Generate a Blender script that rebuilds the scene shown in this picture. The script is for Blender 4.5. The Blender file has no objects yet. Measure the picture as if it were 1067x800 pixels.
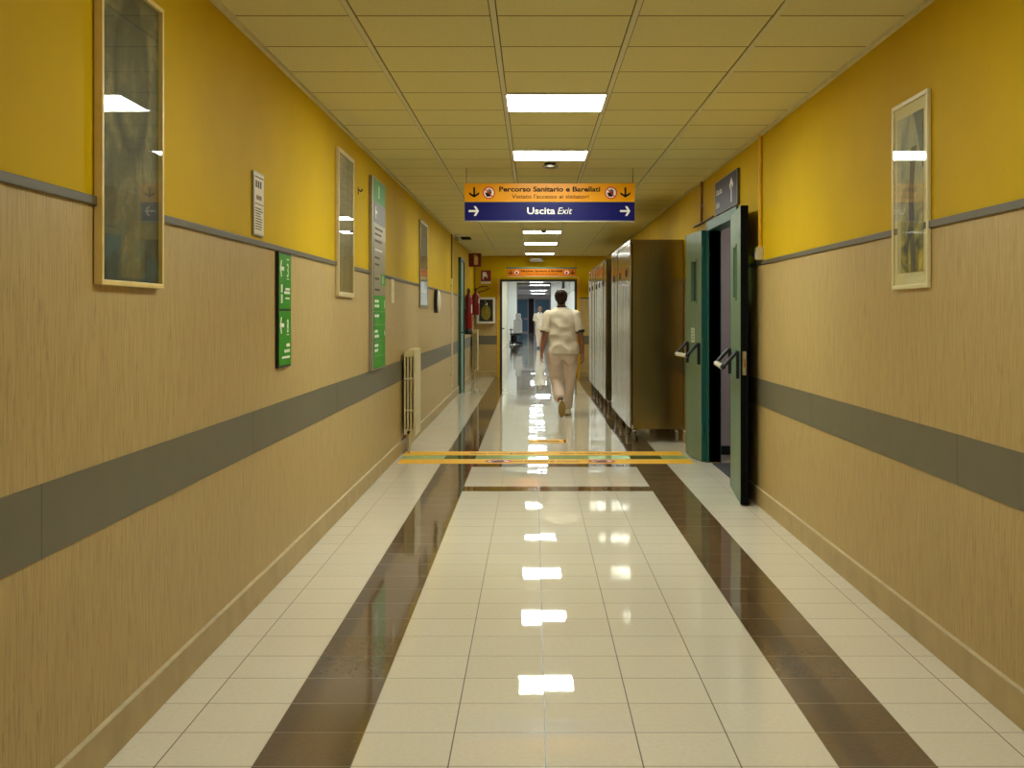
import bpy, math, random
from mathutils import Vector, Matrix, noise as mnoise
random.seed(7)
PI = math.pi
sc = bpy.context.scene
COL = sc.collection

# ------------------------------------------------------------------ constants (metres)
F = 1261.0            # focal length in pixels for the 1067 px wide frame
CAMZ = 1.36
XL, XR = -1.305, 1.615
CEIL = 2.645
YEND = 26.5
YBACK = -5.0

# ------------------------------------------------------------------ small helpers
def lin(c):
    out = []
    for v in c:
        v = v / 255.0
        out.append(v / 12.92 if v <= 0.04045 else ((v + 0.055) / 1.055) ** 2.4)
    return tuple(out) + (1.0,)

class NT:
    """tiny node helper"""
    def __init__(self, name):
        self.m = bpy.data.materials.new(name); self.m.use_nodes = True
        self.t = self.m.node_tree
        for n in list(self.t.nodes): self.t.nodes.remove(n)
        self.out = self.t.nodes.new('ShaderNodeOutputMaterial')
    def n(self, typ, **kw):
        nd = self.t.nodes.new(typ)
        for k, v in kw.items(): setattr(nd, k, v)
        return nd
    def l(self, a, b): self.t.links.new(a, b)
    def put(self, sock, v):
        if isinstance(v, bpy.types.NodeSocket): self.l(v, sock)
        elif v is not None: sock.default_value = v
    def math(self, op, a, b=None, c=None, clamp=False):
        nd = self.n('ShaderNodeMath', operation=op, use_clamp=clamp)
        self.put(nd.inputs[0], a)
        if b is not None: self.put(nd.inputs[1], b)
        if c is not None: self.put(nd.inputs[2], c)
        return nd.outputs[0]
    def between(self, v, a, b):
        return self.math('MULTIPLY', self.math('GREATER_THAN', v, a), self.math('LESS_THAN', v, b))
    def mix(self, f, a, b, blend='MIX'):
        nd = self.n('ShaderNodeMix', data_type='RGBA', blend_type=blend)
        self.put(nd.inputs[0], f); self.put(nd.inputs[6], a); self.put(nd.inputs[7], b)
        return nd.outputs[2]
    def pos(self):
        s = self.n('ShaderNodeSeparateXYZ'); g = self.n('ShaderNodeNewGeometry')
        self.l(g.outputs['Position'], s.inputs[0]); return s.outputs, g.outputs['Position']
    def objco(self):
        s = self.n('ShaderNodeSeparateXYZ'); g = self.n('ShaderNodeTexCoord')
        self.l(g.outputs['Object'], s.inputs[0]); return s.outputs, g.outputs['Object']
    def noise(self, vec, scale, stretch=(1, 1, 1), detail=3.0, rough=0.55, dist=0.0):
        mp = self.n('ShaderNodeMapping'); mp.inputs['Scale'].default_value = stretch
        self.l(vec, mp.inputs['Vector'])
        nz = self.n('ShaderNodeTexNoise'); nz.inputs['Scale'].default_value = scale
        nz.inputs['Detail'].default_value = detail; nz.inputs['Roughness'].default_value = rough
        nz.inputs['Distortion'].default_value = dist
        self.l(mp.outputs[0], nz.inputs['Vector']); return nz.outputs['Fac']
    def ramp(self, f, stops):
        r = self.n('ShaderNodeValToRGB'); self.put(r.inputs[0], f)
        e = r.color_ramp.elements
        while len(e) < len(stops): e.new(0.5)
        for el, (p, c) in zip(e, stops): el.position = p; el.color = c
        return r.outputs[0]
    def bsdf(self, color, rough=0.5, metal=0.0, normal=None, ior=1.5, coat=0.0, spec=0.5):
        b = self.n('ShaderNodeBsdfPrincipled')
        self.put(b.inputs['Base Color'], color); self.put(b.inputs['Roughness'], rough)
        self.put(b.inputs['Metallic'], metal); b.inputs['IOR'].default_value = ior
        b.inputs['Specular IOR Level'].default_value = spec
        b.inputs['Coat Weight'].default_value = coat
        if normal is not None: self.l(normal, b.inputs['Normal'])
        self.l(b.outputs[0], self.out.inputs[0]); return b
    def bump(self, h, strength=0.3, dist=0.01):
        b = self.n('ShaderNodeBump'); b.inputs['Strength'].default_value = strength
        b.inputs['Distance'].default_value = dist; self.l(h, b.inputs['Height']); return b.outputs[0]

def plain(name, rgb, rough=0.5, metal=0.0, var=0.10, scale=14, stretch=(1, 1, 1), bump=0.0, spec=0.5, coat=0.0):
    t = NT(name); _, v = t.objco()
    nz = t.noise(v, scale, stretch)
    c = lin(rgb)
    lo = tuple(x * (1 - var) for x in c[:3]) + (1,); hi = tuple(min(1, x * (1 + var)) for x in c[:3]) + (1,)
    col = t.ramp(nz, [(0.3, lo), (0.7, hi)])
    nrm = t.bump(nz, bump, 0.004) if bump else None
    t.bsdf(col, rough, metal, nrm, spec=spec, coat=coat); return t.m

def emit(name, rgb, strength):
    t = NT(name); _, v = t.objco()
    nz = t.noise(v, 40, detail=1)
    col = t.ramp(nz, [(0.2, (rgb[0] * .97, rgb[1] * .97, rgb[2] * .97, 1)), (0.8, (*rgb, 1))])
    e = t.n('ShaderNodeEmission'); e.inputs['Strength'].default_value = strength
    t.l(col, e.inputs['Color']); t.l(e.outputs[0], t.out.inputs[0]); return t.m

def glassy(name, tint=(1, 1, 1), ior=1.5):
    t = NT(name)
    fr = t.n('ShaderNodeFresnel'); g = t.n('ShaderNodeNewGeometry')
    t.l(t.math('ADD', ior, t.math('MULTIPLY', g.outputs['Backfacing'], 1.0 / ior - ior)), fr.inputs['IOR'])
    tr = t.n('ShaderNodeBsdfTransparent'); tr.inputs[0].default_value = (*tint, 1)
    gl = t.n('ShaderNodeBsdfGlossy'); gl.inputs['Roughness'].default_value = 0.015
    mx = t.n('ShaderNodeMixShader'); t.l(t.math('MULTIPLY', fr.outputs[0], t.math('SUBTRACT', 1.0, g.outputs['Backfacing'])), mx.inputs[0]); t.l(tr.outputs[0], mx.inputs[1]); t.l(gl.outputs[0], mx.inputs[2])
    t.l(mx.outputs[0], t.out.inputs[0]); return t.m

# ------------------------------------------------------------------ mesh builder
class MB:
    def __init__(self): self.v = []; self.f = []
    def add(self, vs, fs):
        b = len(self.v); self.v += [tuple(p) for p in vs]; self.f += [tuple(i + b for i in f) for f in fs]; return self
    def box(self, x0, x1, y0, y1, z0, z1):
        x0, x1 = min(x0, x1), max(x0, x1); y0, y1 = min(y0, y1), max(y0, y1); z0, z1 = min(z0, z1), max(z0, z1)
        return self.add([(x0, y0, z0), (x1, y0, z0), (x1, y1, z0), (x0, y1, z0), (x0, y0, z1), (x1, y0, z1), (x1, y1, z1), (x0, y1, z1)],
                        [(0, 3, 2, 1), (4, 5, 6, 7), (0, 1, 5, 4), (1, 2, 6, 5), (2, 3, 7, 6), (3, 0, 4, 7)])
    def prism(self, pts, y0, y1):
        """outline in local x,z (counter-clockwise seen from -y) pushed from y0 to y1"""
        n = len(pts); y0, y1 = min(y0, y1), max(y0, y1)
        a = sum(pts[i][0] * pts[(i + 1) % n][1] - pts[(i + 1) % n][0] * pts[i][1] for i in range(n))
        if a < 0: pts = pts[::-1]
        vs = [(x, y0, z) for x, z in pts] + [(x, y1, z) for x, z in pts]
        fs = [tuple(range(n)), tuple(range(2 * n - 1, n - 1, -1))]
        fs += [(i, i + n, (i + 1) % n + n, (i + 1) % n) for i in range(n)]
        return self.add(vs, fs)
    def ring(self, cx, cz, r0, r1, y0, y1, n=32):
        vs = []; fs = []
        for i in range(n):
            a = 2 * PI * i / n; c, s = math.cos(a), math.sin(a)
            vs += [(cx + r0 * c, y0, cz + r0 * s), (cx + r1 * c, y0, cz + r1 * s), (cx + r1 * c, y1, cz + r1 * s), (cx + r0 * c, y1, cz + r0 * s)]
        for i in range(n):
            a = 4 * i; b = 4 * ((i + 1) % n)
            for k in range(4): fs.append((a + k, a + (k + 1) % 4, b + (k + 1) % 4, b + k))
        return self.add(vs, fs)
    def disc(self, cx, cz, r, y0, y1, n=32):
        return self.prism([(cx + r * math.cos(2 * PI * i / n), cz + r * math.sin(2 * PI * i / n)) for i in range(n)], y0, y1)
    def cone(self, p0, p1, r0, r1=None, n=16, flat=None):
        r1 = r0 if r1 is None else r1
        p0, p1 = Vector(p0), Vector(p1); d = (p1 - p0).normalized()
        u = d.orthogonal().normalized() if flat is None else (Vector(flat) - d * d.dot(Vector(flat))).normalized()
        w = d.cross(u); vs = []
        for p, r in ((p0, r0), (p1, r1)):
            for i in range(n):
                a = 2 * PI * i / n; vs.append(p + u * (r * math.cos(a)) + w * (r * math.sin(a)))
        fs = [tuple(range(n - 1, -1, -1)), tuple(range(n, 2 * n))] + [(i, (i + 1) % n, (i + 1) % n + n, i + n) for i in range(n)]
        return self.add(vs, fs)
    def tube(self, pts, rs, n=14):
        for i in range(len(pts) - 1): self.cone(pts[i], pts[i + 1], rs[i], rs[i + 1], n)
        for p, r in zip(pts, rs): self.ball(p, (r, r, r), n, max(6, n // 2))
        return self
    def hose(self, pts, r, n=8):
        """one continuous tube along a poly-line"""
        P = [Vector(p) for p in pts]; vs = []; fs = []; u = None
        for i, p in enumerate(P):
            d = (P[min(i + 1, len(P) - 1)] - P[max(i - 1, 0)]).normalized()
            u = d.orthogonal().normalized() if u is None else (u - d * d.dot(u)).normalized()
            w = d.cross(u)
            for k in range(n):
                a = 2 * PI * k / n; vs.append(p + u * (r * math.cos(a)) + w * (r * math.sin(a)))
        for i in range(len(P) - 1):
            for k in range(n): fs.append((i * n + k, i * n + (k + 1) % n, (i + 1) * n + (k + 1) % n, (i + 1) * n + k))
        fs += [tuple(range(n - 1, -1, -1)), tuple(range((len(P) - 1) * n, len(P) * n))]
        return self.add(vs, fs)
    def ball(self, c, r, n=16, m=10, rot=None):
        vs = []; fs = []; c = Vector(c)
        for j in range(m + 1):
            t = PI * j / m
            for i in range(n):
                a = 2 * PI * i / n
                q = Vector((r[0] * math.sin(t) * math.cos(a), r[1] * math.sin(t) * math.sin(a), r[2] * math.cos(t)))
                if rot is not None: q = rot @ q
                vs.append(c + q)
        for j in range(m):
            for i in range(n): fs.append((j * n + i, (j + 1) * n + i, (j + 1) * n + (i + 1) % n, j * n + (i + 1) % n))
        return self.add(vs, fs)
    def rings(self, rr, n=28):
        """stack of ellipses (cx, cy, z, rx, ry), closed at both ends"""
        vs = []; fs = []
        for cx, cy, z, rx, ry in rr:
            for i in range(n):
                a = 2 * PI * i / n; vs.append((cx + rx * math.cos(a), cy + ry * math.sin(a), z))
        up = rr[-1][2] > rr[0][2]
        for j in range(len(rr) - 1):
            for i in range(n):
                q = (j * n + i, j * n + (i + 1) % n, (j + 1) * n + (i + 1) % n, (j + 1) * n + i)
                fs.append(q if up else q[::-1])
        a = tuple(range(n)); b = tuple(range((len(rr) - 1) * n, len(rr) * n))
        fs += [a[::-1], b] if up else [a, b[::-1]]
        return self.add(vs, fs)
    def lathe(self, prof, c=(0, 0, 0), n=24):
        return self.rings([(c[0], c[1], c[2] + z, r, r) for r, z in prof], n)
    def mesh(self, name):
        me = bpy.data.meshes.new(name); me.from_pydata(self.v, [], self.f); me.validate(); me.update(); return me
    def build(self, name, m, parent=None, smooth=False, bevel=0.0, seg=2, loc=None, rot=None):
        return link(name, self.mesh(name), m, parent, smooth, bevel, seg, loc, rot)

def link(name, me, m, parent=None, smooth=False, bevel=0.0, seg=2, loc=None, rot=None):
    o = bpy.data.objects.new(name, me); COL.objects.link(o)
    if m is not None:
        me.materials.clear(); me.materials.append(m)
    if parent is not None: o.parent = parent
    if loc is not None: o.location = loc
    if rot is not None: o.rotation_euler = rot
    if smooth:
        for p in me.polygons: p.use_smooth = True
    if bevel:
        b = o.modifiers.new('bevel', 'BEVEL'); b.width = bevel; b.segments = seg; b.limit_method = 'ANGLE'; b.angle_limit = 0.6
    return o

def remeshed(mb, name, voxel, smooth=6):
    o = bpy.data.objects.new('tmp', mb.mesh('tmp')); COL.objects.link(o)
    r = o.modifiers.new('r', 'REMESH'); r.mode = 'VOXEL'; r.voxel_size = voxel; r.use_smooth_shade = True
    s = o.modifiers.new('s', 'SMOOTH'); s.iterations = smooth; s.factor = 0.5
    dg = bpy.context.evaluated_depsgraph_get()
    me = bpy.data.meshes.new_from_object(o.evaluated_get(dg)); me.name = name
    bpy.data.objects.remove(o)
    for p in me.polygons: p.use_smooth = True
    return me

def lettering(s, m, parent, x, z, height, width=None, y=-0.001, align='CENTER', bold=0.0, shear=0.0, name='lettering'):
    """flat text on a sign: x,z is the baseline point, height = capital height"""
    cu = bpy.data.curves.new('t', 'FONT'); cu.body = s; cu.size = 1.0; cu.align_x = 'LEFT'
    cu.offset = bold; cu.shear = shear; cu.extrude = 0.0; cu.resolution_u = 3
    o = bpy.data.objects.new('t', cu); COL.objects.link(o)
    dg = bpy.context.evaluated_depsgraph_get()
    me = bpy.data.meshes.new_from_object(o.evaluated_get(dg)); bpy.data.objects.remove(o)
    xs = [v.co.x for v in me.vertices]; x0, x1 = min(xs), max(xs)
    k = height / 0.73; kx = k if width is None else width / (x1 - x0)
    w = (x1 - x0) * kx
    ox = {'CENTER': -w / 2, 'LEFT': 0, 'RIGHT': -w}[align]
    for v in me.vertices:
        a, b = v.co.x, v.co.y; v.co = ((a - x0) * kx + ox + x, y, b * k + z)
    me.name = name
    return link(name, me, m, parent)

def arrow_pts(cx, cz, L, H, th, ang):
    """chevron arrow pointing along +x, turned by ang"""
    h = H / 2; d = th * 0.72; tip = L / 2
    pts = [(-L / 2, -th / 2), (tip - th * 1.5, -th / 2), (tip - h - d * 0.3, -h), (tip - h + th * 0.95, -h), (tip, 0),
           (tip - h + th * 0.95, h), (tip - h - d * 0.3, h), (tip - th * 1.5, th / 2), (-L / 2, th / 2)]
    c, s = math.cos(ang), math.sin(ang)
    return [(cx + a * c - b * s, cz + a * s + b * c) for a, b in pts]

def empty(name, loc, rz=0.0, label=None, cat=None, group=None, kind=None):
    o = bpy.data.objects.new(name, None); o.empty_display_size = 0.1; COL.objects.link(o)
    o.location = loc; o.rotation_euler = (0, 0, rz)
    return tag(o, label, cat, group, kind)
def tag(o, label=None, cat=None, group=None, kind=None):
    if label: o['label'] = label
    if cat: o['category'] = cat
    if group: o['group'] = group
    if kind: o['kind'] = kind
    return o
def struct(o, label, cat): return tag(o, label, cat, None, 'structure')
def dup(root, loc, label=None, group=None):
    r = root.copy(); COL.objects.link(r); r.location = loc
    if label: r['label'] = label
    if group: r['group'] = group
    for ch in list(root.children):
        c = ch.copy(); COL.objects.link(c); c.parent = r
        for g in list(ch.children):
            d = g.copy(); COL.objects.link(d); d.parent = c
    return r
LEFT, RIGHT = PI / 2, -PI / 2     # turn of things that hang on the left / right wall

# ------------------------------------------------------------------ materials
def floor_material():
    t = NT('floor_tiles'); s, P = t.pos(); x, y = s[0], s[1]
    PX, PY = 0.2945, 0.295
    tx = t.math('DIVIDE', t.math('SUBTRACT', x, 0.0367), PX); ty = t.math('DIVIDE', t.math('SUBTRACT', y, 3.942), PY)
    fx = t.math('FRACT', tx); fy = t.math('FRACT', ty)
    dx = t.math('MULTIPLY', t.math('MINIMUM', fx, t.math('SUBTRACT', 1.0, fx)), PX)
    dy = t.math('MULTIPLY', t.math('MINIMUM', fy, t.math('SUBTRACT', 1.0, fy)), PY)
    cx = t.n('ShaderNodeCombineXYZ'); t.l(t.math('FLOOR', tx), cx.inputs[0]); t.l(t.math('FLOOR', ty), cx.inputs[1])
    wn = t.n('ShaderNodeTexWhiteNoise', noise_dimensions='2D'); t.l(cx.outputs[0], wn.inputs['Vector'])
    rnd = wn.outputs['Value']
    dark = t.math('MAXIMUM', t.between(x, -0.8475, -0.553), t.between(x, 0.920, 1.2145))
    inner = t.between(x, -0.8475, 1.2145)
    bands = t.math('MAXIMUM', t.between(y, 9.335, 9.60), t.between(y, 10.83, 11.06))
    dark = t.math('MAXIMUM', dark, t.math('MULTIPLY', inner, bands))
    nz = t.noise(P, 55, detail=4); nz2 = t.noise(P, 1.1, detail=3)
    light = t.ramp(nz, [(0.3, lin((228, 220, 202))), (0.7, lin((236, 229, 212)))])
    light = t.mix(t.math('MULTIPLY', rnd, 0.16), light, lin((204, 194, 172)))
    light = t.mix(t.math('MULTIPLY', nz2, 0.18), light, lin((208, 198, 172)))
    brown = t.ramp(nz, [(0.3, lin((102, 82, 57))), (0.7, lin((114, 92, 65)))])
    brown = t.mix(t.math('MULTIPLY', rnd, 0.35), brown, lin((86, 68, 46)))
    col = t.mix(dark, light, brown)
    gx = t.math('LESS_THAN', dx, 0.0022); gy = t.math('LESS_THAN', dy, 0.0022)
    gx = t.math('MULTIPLY', gx, t.math('SUBTRACT', 1.0, t.math('MULTIPLY', dark, 0.85)))
    g = t.math('MAXIMUM', gx, t.math('MULTIPLY', gy, t.math('ADD', 0.55, t.math('MULTIPLY', rnd, 0.45))))
    gcol = t.mix(dark, lin((86, 70, 48)), lin((140, 122, 102)))
    col = t.mix(g, col, gcol)
    vm = t.n('ShaderNodeVectorMath', operation='SUBTRACT'); t.l(wn.outputs['Color'], vm.inputs[0]); vm.inputs[1].default_value = (0.5, 0.5, 0.5)
    v2 = t.n('ShaderNodeVectorMath', operation='MULTIPLY'); t.l(vm.outputs[0], v2.inputs[0]); v2.inputs[1].default_value = (0.004, 0.0026, 0.0)
    geo = t.n('ShaderNodeNewGeometry')
    v3 = t.n('ShaderNodeVectorMath', operation='ADD'); t.l(v2.outputs[0], v3.inputs[0]); t.l(geo.outputs['Normal'], v3.inputs[1])
    v4 = t.n('ShaderNodeVectorMath', operation='NORMALIZE'); t.l(v3.outputs[0], v4.inputs[0])
    nzs = t.noise(P, 5, detail=2)
    rough = t.math('ADD', 0.006, t.math('MULTIPLY', nzs, 0.022)); rough = t.math('ADD', rough, t.math('MULTIPLY', dark, 0.04))
    rough = t.math('ADD', rough, t.math('MULTIPLY', g, 0.3))
    t.bsdf(col, rough, 0.0, v4.outputs[0], ior=1.5, spec=0.30); return t.m

def wall_material(name, zsplit):
    t = NT(name); s, P = t.pos(); z = s[2]
    n1 = t.noise(P, 1.0, (150, 150, 7), detail=4, rough=0.65)
    n2 = t.noise(P, 1.0, (40, 40, 3.0), detail=3)
    n3 = t.noise(P, 1.0, (120, 120, 9.0), detail=2)
    b = t.ramp(n1, [(0.28, lin((158, 133, 84))), (0.50, lin((188, 161, 105))), (0.72, lin((204, 177, 118)))])
    b = t.mix(t.math('MULTIPLY', n2, 0.45), b, lin((170, 143, 91)))
    dash = t.math('MULTIPLY', t.math('GREATER_THAN', n3, 0.665), 0.38)
    b = t.mix(dash, b, lin((104, 80, 52)))
    ny = t.noise(P, 1.6, detail=4)
    yel = t.ramp(ny, [(0.3, lin((196, 160, 0))), (0.7, lin((205, 169, 0)))])
    sp = t.math('GREATER_THAN', t.noise(P, 23, detail=2), 0.735)
    yel = t.mix(t.math('MULTIPLY', sp, 0.18), yel, lin((130, 105, 0)))
    up = t.math('GREATER_THAN', z, zsplit)
    col = t.mix(up, b, yel)
    rough = t.math('ADD', 0.42, t.math('MULTIPLY', up, 0.2))
    hb = t.noise(P, 60, detail=3)
    bs = t.bsdf(col, rough, 0.0, t.bump(hb, 0.08, 0.004), spec=0.15)
    t.l(t.math('MULTIPLY', t.math('SUBTRACT', 1.0, t.math('MULTIPLY', up, .6)), 0.2), bs.inputs['Specular IOR Level']); return t.m

def ceiling_material():
    t = NT('ceiling_tiles'); s, P = t.pos(); x, y = s[0], s[1]
    tx = t.math('DIVIDE', t.math('ADD', x, 0.1716), 0.6065); ty = t.math('DIVIDE', t.math('SUBTRACT', y, 7.0), 0.6)
    fy = t.math('FRACT', ty); dy = t.math('MULTIPLY', t.math('MINIMUM', fy, t.math('SUBTRACT', 1.0, fy)), 0.6)
    cx = t.n('ShaderNodeCombineXYZ'); t.l(t.math('FLOOR', tx), cx.inputs[0]); t.l(t.math('FLOOR', ty), cx.inputs[1])
    wn = t.n('ShaderNodeTexWhiteNoise', noise_dimensions='2D'); t.l(cx.outputs[0], wn.inputs['Vector'])
    nz = t.noise(P, 70, detail=4)
    c = t.ramp(nz, [(0.3, lin((212, 202, 140))), (0.7, lin((221, 211, 150)))])
    c = t.mix(t.math('MULTIPLY', wn.outputs['Value'], 0.22), c, lin((190, 180, 124)))
    fx = t.math('FRACT', tx); dx = t.math('MULTIPLY', t.math('MINIMUM', fx, t.math('SUBTRACT', 1.0, fx)), 0.6065)
    c = t.mix(t.math('MAXIMUM', t.math('LESS_THAN', dy, 0.007), t.math('LESS_THAN', dx, 0.017)), c, lin((96, 84, 56)))  # dark edges beside the long bars paint in the tile gap's shadow
    t.bsdf(c, 0.8, 0, t.bump(nz, 0.15, 0.003), spec=0.2); return t.m

def steel(name, base, rough, wav):
    t = NT(name); s, P = t.objco()
    g = t.noise(P, 1.0, (160, 160, 2.0), detail=3)
    w = t.noise(P, 1.0, (9, 9, 0.55), detail=2)
    col = t.ramp(g, [(0.3, lin(tuple(int(c * .93) for c in base))), (0.7, lin(base))])
    r = t.math('ADD', rough - 0.04, t.math('MULTIPLY', g, 0.08))
    b = t.bump(w, wav, 0.02)
    t.bsdf(col, r, 1.0, b); return t.m

M = {}
M['floor'] = floor_material()
M['wall_l'] = wall_material('wall_left_paint', 1.697)
M['wall_r'] = wall_material('wall_right_paint', 1.727)
M['ceil'] = ceiling_material()
M['tbar'] = plain('ceiling_grid_bar', (206, 198, 152), 0.5, var=.05)
M['band'] = plain('grey_vinyl_band', (104, 97, 76), 0.45, var=.05, scale=6)
M['rail'] = plain('grey_rail', (88, 79, 60), 0.45, var=.06)
M['base'] = plain('beige_baseboard', (174, 149, 97), 0.45, var=.12, scale=5)
M['basetop'] = plain('baseboard_lip', (205, 190, 155), 0.4)
M['white'] = plain('white_plaster', (225, 226, 224), 0.6, var=.03, scale=2)
M['cream'] = plain('cream_plaster', (228, 220, 190), 0.6, var=.04, scale=2)
M['lampw'] = emit('lamp_diffuser_warm', (0.94, 1.0, 0.88), 45.0)
M['lampm'] = emit('lamp_diffuser_older', (0.94, 1.0, 0.88), 31.0)
M['lampd'] = emit('lamp_diffuser_dim', (0.94, 1.0, 0.88), 25.0)
M['lampc'] = emit('lamp_diffuser_cool', (0.80, 0.91, 1.0), 34.0)
M['lampr'] = emit('lamp_diffuser_room_fill', (0.95, 0.92, 1.0), 9.0)
M['lampf'] = plain('lamp_frame', (215, 210, 195), 0.4)
M['green_door'] = plain('green_door_paint', (96, 124, 98), 0.38, var=.10, scale=3, stretch=(1, 1, .4))
M['teal_edge'] = plain('teal_door_edge', (22, 84, 74), 0.4, var=.06)
M['black'] = plain('black_plastic', (10, 10, 9), 0.45, var=.1)
M['seal'] = plain('black_rubber_seal', (9, 9, 9), 0.85, spec=.1)
M['darkgap'] = plain('dark_grey_vinyl', (62, 62, 66), 0.6)
M['whiteplastic'] = plain('white_plastic', (214, 206, 188), 0.35, var=.04)
M['beigeplastic'] = plain('beige_plastic', (190, 176, 136), 0.45, var=.05)
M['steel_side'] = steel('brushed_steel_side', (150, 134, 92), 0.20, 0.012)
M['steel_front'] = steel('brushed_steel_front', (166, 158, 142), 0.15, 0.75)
M['chrome'] = plain('chrome', (190, 185, 172), 0.25, 1.0, var=.03)
M['alu'] = plain('aluminium', (160, 152, 134), 0.4, 0.7, var=.05)
M['rad'] = plain('radiator_enamel', (214, 198, 150), 0.35, var=.04)
M['gilt'] = plain('pale_gilt_frame', (228, 200, 122), 0.4, 0.0, var=.06)
M['beigeframe'] = plain('beige_frame', (204, 184, 136), 0.4, var=.05)
M['creamframe'] = plain('cream_frame', (226, 212, 164), 0.35, var=.03)
M['mat'] = plain('cream_mat_board', (228, 214, 162), 0.7, var=.03)
M['glass'] = glassy('picture_glass', (0.97, 0.98, 0.97), 1.36)
M['doorglass'] = glassy('door_glass', (0.30, 0.40, 0.34))
M['orange'] = plain('orange_sign', (228, 150, 0), 0.32, var=.04, scale=3, spec=.2)
M['navy'] = plain('navy_sign', (14, 14, 88), 0.3, var=.06, scale=3, spec=.2)
M['navy2'] = plain('dark_navy_sign', (24, 18, 64), 0.4, var=.06, scale=3, spec=.15)
M['ink'] = plain('black_ink', (16, 10, 4), 0.6, spec=.1)
M['inkbrown'] = plain('brown_ink', (72, 36, 0), 0.6, spec=.1)
M['inkgrey'] = plain('grey_ink', (84, 72, 54), 0.6, spec=.2)
M['signwhite'] = plain('white_lettering', (232, 228, 222), 0.45, var=.02)
M['red'] = plain('red_print', (190, 24, 20), 0.45)
M['pink'] = plain('pale_print', (236, 214, 200), 0.45)
M['green'] = plain('green_sign', (46, 142, 0), 0.4, var=.05, scale=4, spec=.2)
M['grey_sign'] = plain('dark_grey_sign', (88, 82, 70), 0.4, var=.05)
M['lightgrey_sign'] = plain('light_grey_sign', (166, 154, 126), 0.4, var=.05)
M['midgrey_sign'] = plain('mid_grey_sign', (138, 124, 94), 0.4, var=.06)
M['paper'] = plain('paper', (216, 206, 182), 0.6, var=.03)
M['extred'] = plain('extinguisher_red', (128, 10, 14), 0.28, var=.05)
M['signred'] = plain('sign_red', (122, 14, 10), 0.4)
M['straw'] = plain('straw_print', (222, 190, 110), 0.5)
M['hose'] = plain('yellow_hose', (150, 128, 36), 0.5, var=.15)
M['brownpipe'] = plain('brown_pipe', (120, 78, 34), 0.45)
M['yellowpipe'] = plain('yellow_painted_pipe', (216, 166, 24), 0.5)
M['creampipe'] = plain('cream_duct', (214, 200, 166), 0.45)
M['frame_dark'] = plain('dark_door_frame', (44, 40, 30), 0.4)
M['tape'] = plain('orange_floor_tape', (246, 184, 10), 0.6, var=.06, scale=8)
M['bluegrey'] = plain('blue_grey_door', (88, 134, 156), 0.35, var=.05, scale=2)
M['lilac'] = plain('pale_lilac_wall', (196, 186, 188), 0.6, var=.03)
M['skin'] = plain('skin', (146, 94, 64), 0.5, var=.06, scale=10)
M['hair'] = plain('dark_brown_hair', (40, 24, 16), 0.5, spec=.25, var=.45, scale=30, stretch=(1, 1, .25))
M['hair2'] = plain('light_brown_hair', (124, 92, 62), 0.45, var=.3, scale=30, stretch=(1, 1, .3))
M['shirt'] = plain('white_cotton', (208, 193, 170), 0.8, var=.05, scale=7, bump=0.9)
M['pants'] = plain('off_white_cotton', (212, 190, 172), 0.8, var=.05, scale=6, bump=0.9)
M['cuff'] = plain('dark_navy_trim', (20, 22, 30), 0.7)
M['shoe'] = plain('white_shoe', (236, 230, 214), 0.5, var=.05)
M['sole'] = plain('yellow_brown_sole', (150, 122, 58), 0.6, var=.2, scale=24)
M['greycloth'] = plain('grey_upholstery', (150, 146, 140), 0.7)
t = NT('green_floor_film')
tr = t.n('ShaderNodeBsdfTransparent'); tr.inputs[0].default_value = (0.92, 1.0, 0.88, 1)
pr = t.n('ShaderNodeBsdfPrincipled'); _s, _v = t.objco()
t.l(t.ramp(t.noise(_v, 9), [(0.3, lin((170, 190, 130))), (0.7, lin((184, 202, 144)))]), pr.inputs['Base Color']); pr.inputs['Roughness'].default_value = 0.12
mx = t.n('ShaderNodeMixShader'); mx.inputs[0].default_value = 0.06
t.l(tr.outputs[0], mx.inputs[1]); t.l(pr.outputs[0], mx.inputs[2]); t.l(mx.outputs[0], t.out.inputs[0]); M['film'] = t.m

# ------------------------------------------------------------------ room shell
b = MB().box(XL - .4, XR + .3, YBACK, 95, -0.1, 0.0)
struct(b.build('floor', M['floor']), 'cream tiled floor with two dark brown strips running down the corridor', 'floor')
DY0, DY1, DTOP = 9.60, 11.13, 2.17           # side doorway in the right wall
struct(MB().box(XL - .25, XL, YBACK, YEND, 0, CEIL + .1).build('wall_left', M['wall_l']), 'long left wall, yellow above and beige panels below', 'wall')
w = MB().box(XR, XR + .105, YBACK, DY0, 0, CEIL + .1).box(XR, XR + .105, DY1, YEND, 0, CEIL + .1).box(XR, XR + .105, DY0, DY1, DTOP, CEIL + .1)
struct(w.build('wall_right', M['wall_r']), 'long right wall, yellow above and beige panels below, with a side doorway', 'wall')
OX0, OX1, OTOP = -0.735, 0.946, 2.137        # opening in the end wall
w = MB().box(XL, OX0, YEND, YEND + .2, 0, CEIL + .1).box(OX1, XR, YEND, YEND + .2, 0, CEIL + .1).box(OX0, OX1, YEND, YEND + .2, OTOP, CEIL + .1)
struct(w.build('wall_back', M['wall_r']), 'yellow and beige end wall around the open doorway', 'wall')
struct(MB().box(XL - .25, XR + .2, YBACK - .2, YBACK, 0, CEIL + .1).build('wall_front', M['wall_l']), 'wall closing the corridor behind the camera', 'wall')
c = MB().box(XL - .25, XR + .2, YBACK - .2, YEND, CEIL, CEIL + .12)
struct(c.build('ceiling', M['ceil']), 'suspended ceiling of square cream tiles', 'ceiling')
tb = MB()
for k in range(-1, 3):
    x = -0.1716 + 0.6065 * k
    yy = YBACK
    while yy < YEND - .1:
        tb.box(x - .012, x + .012, yy + .001, min(yy + 3.6, YEND) - .001, CEIL - .006, CEIL)
        yy += 3.6
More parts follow.
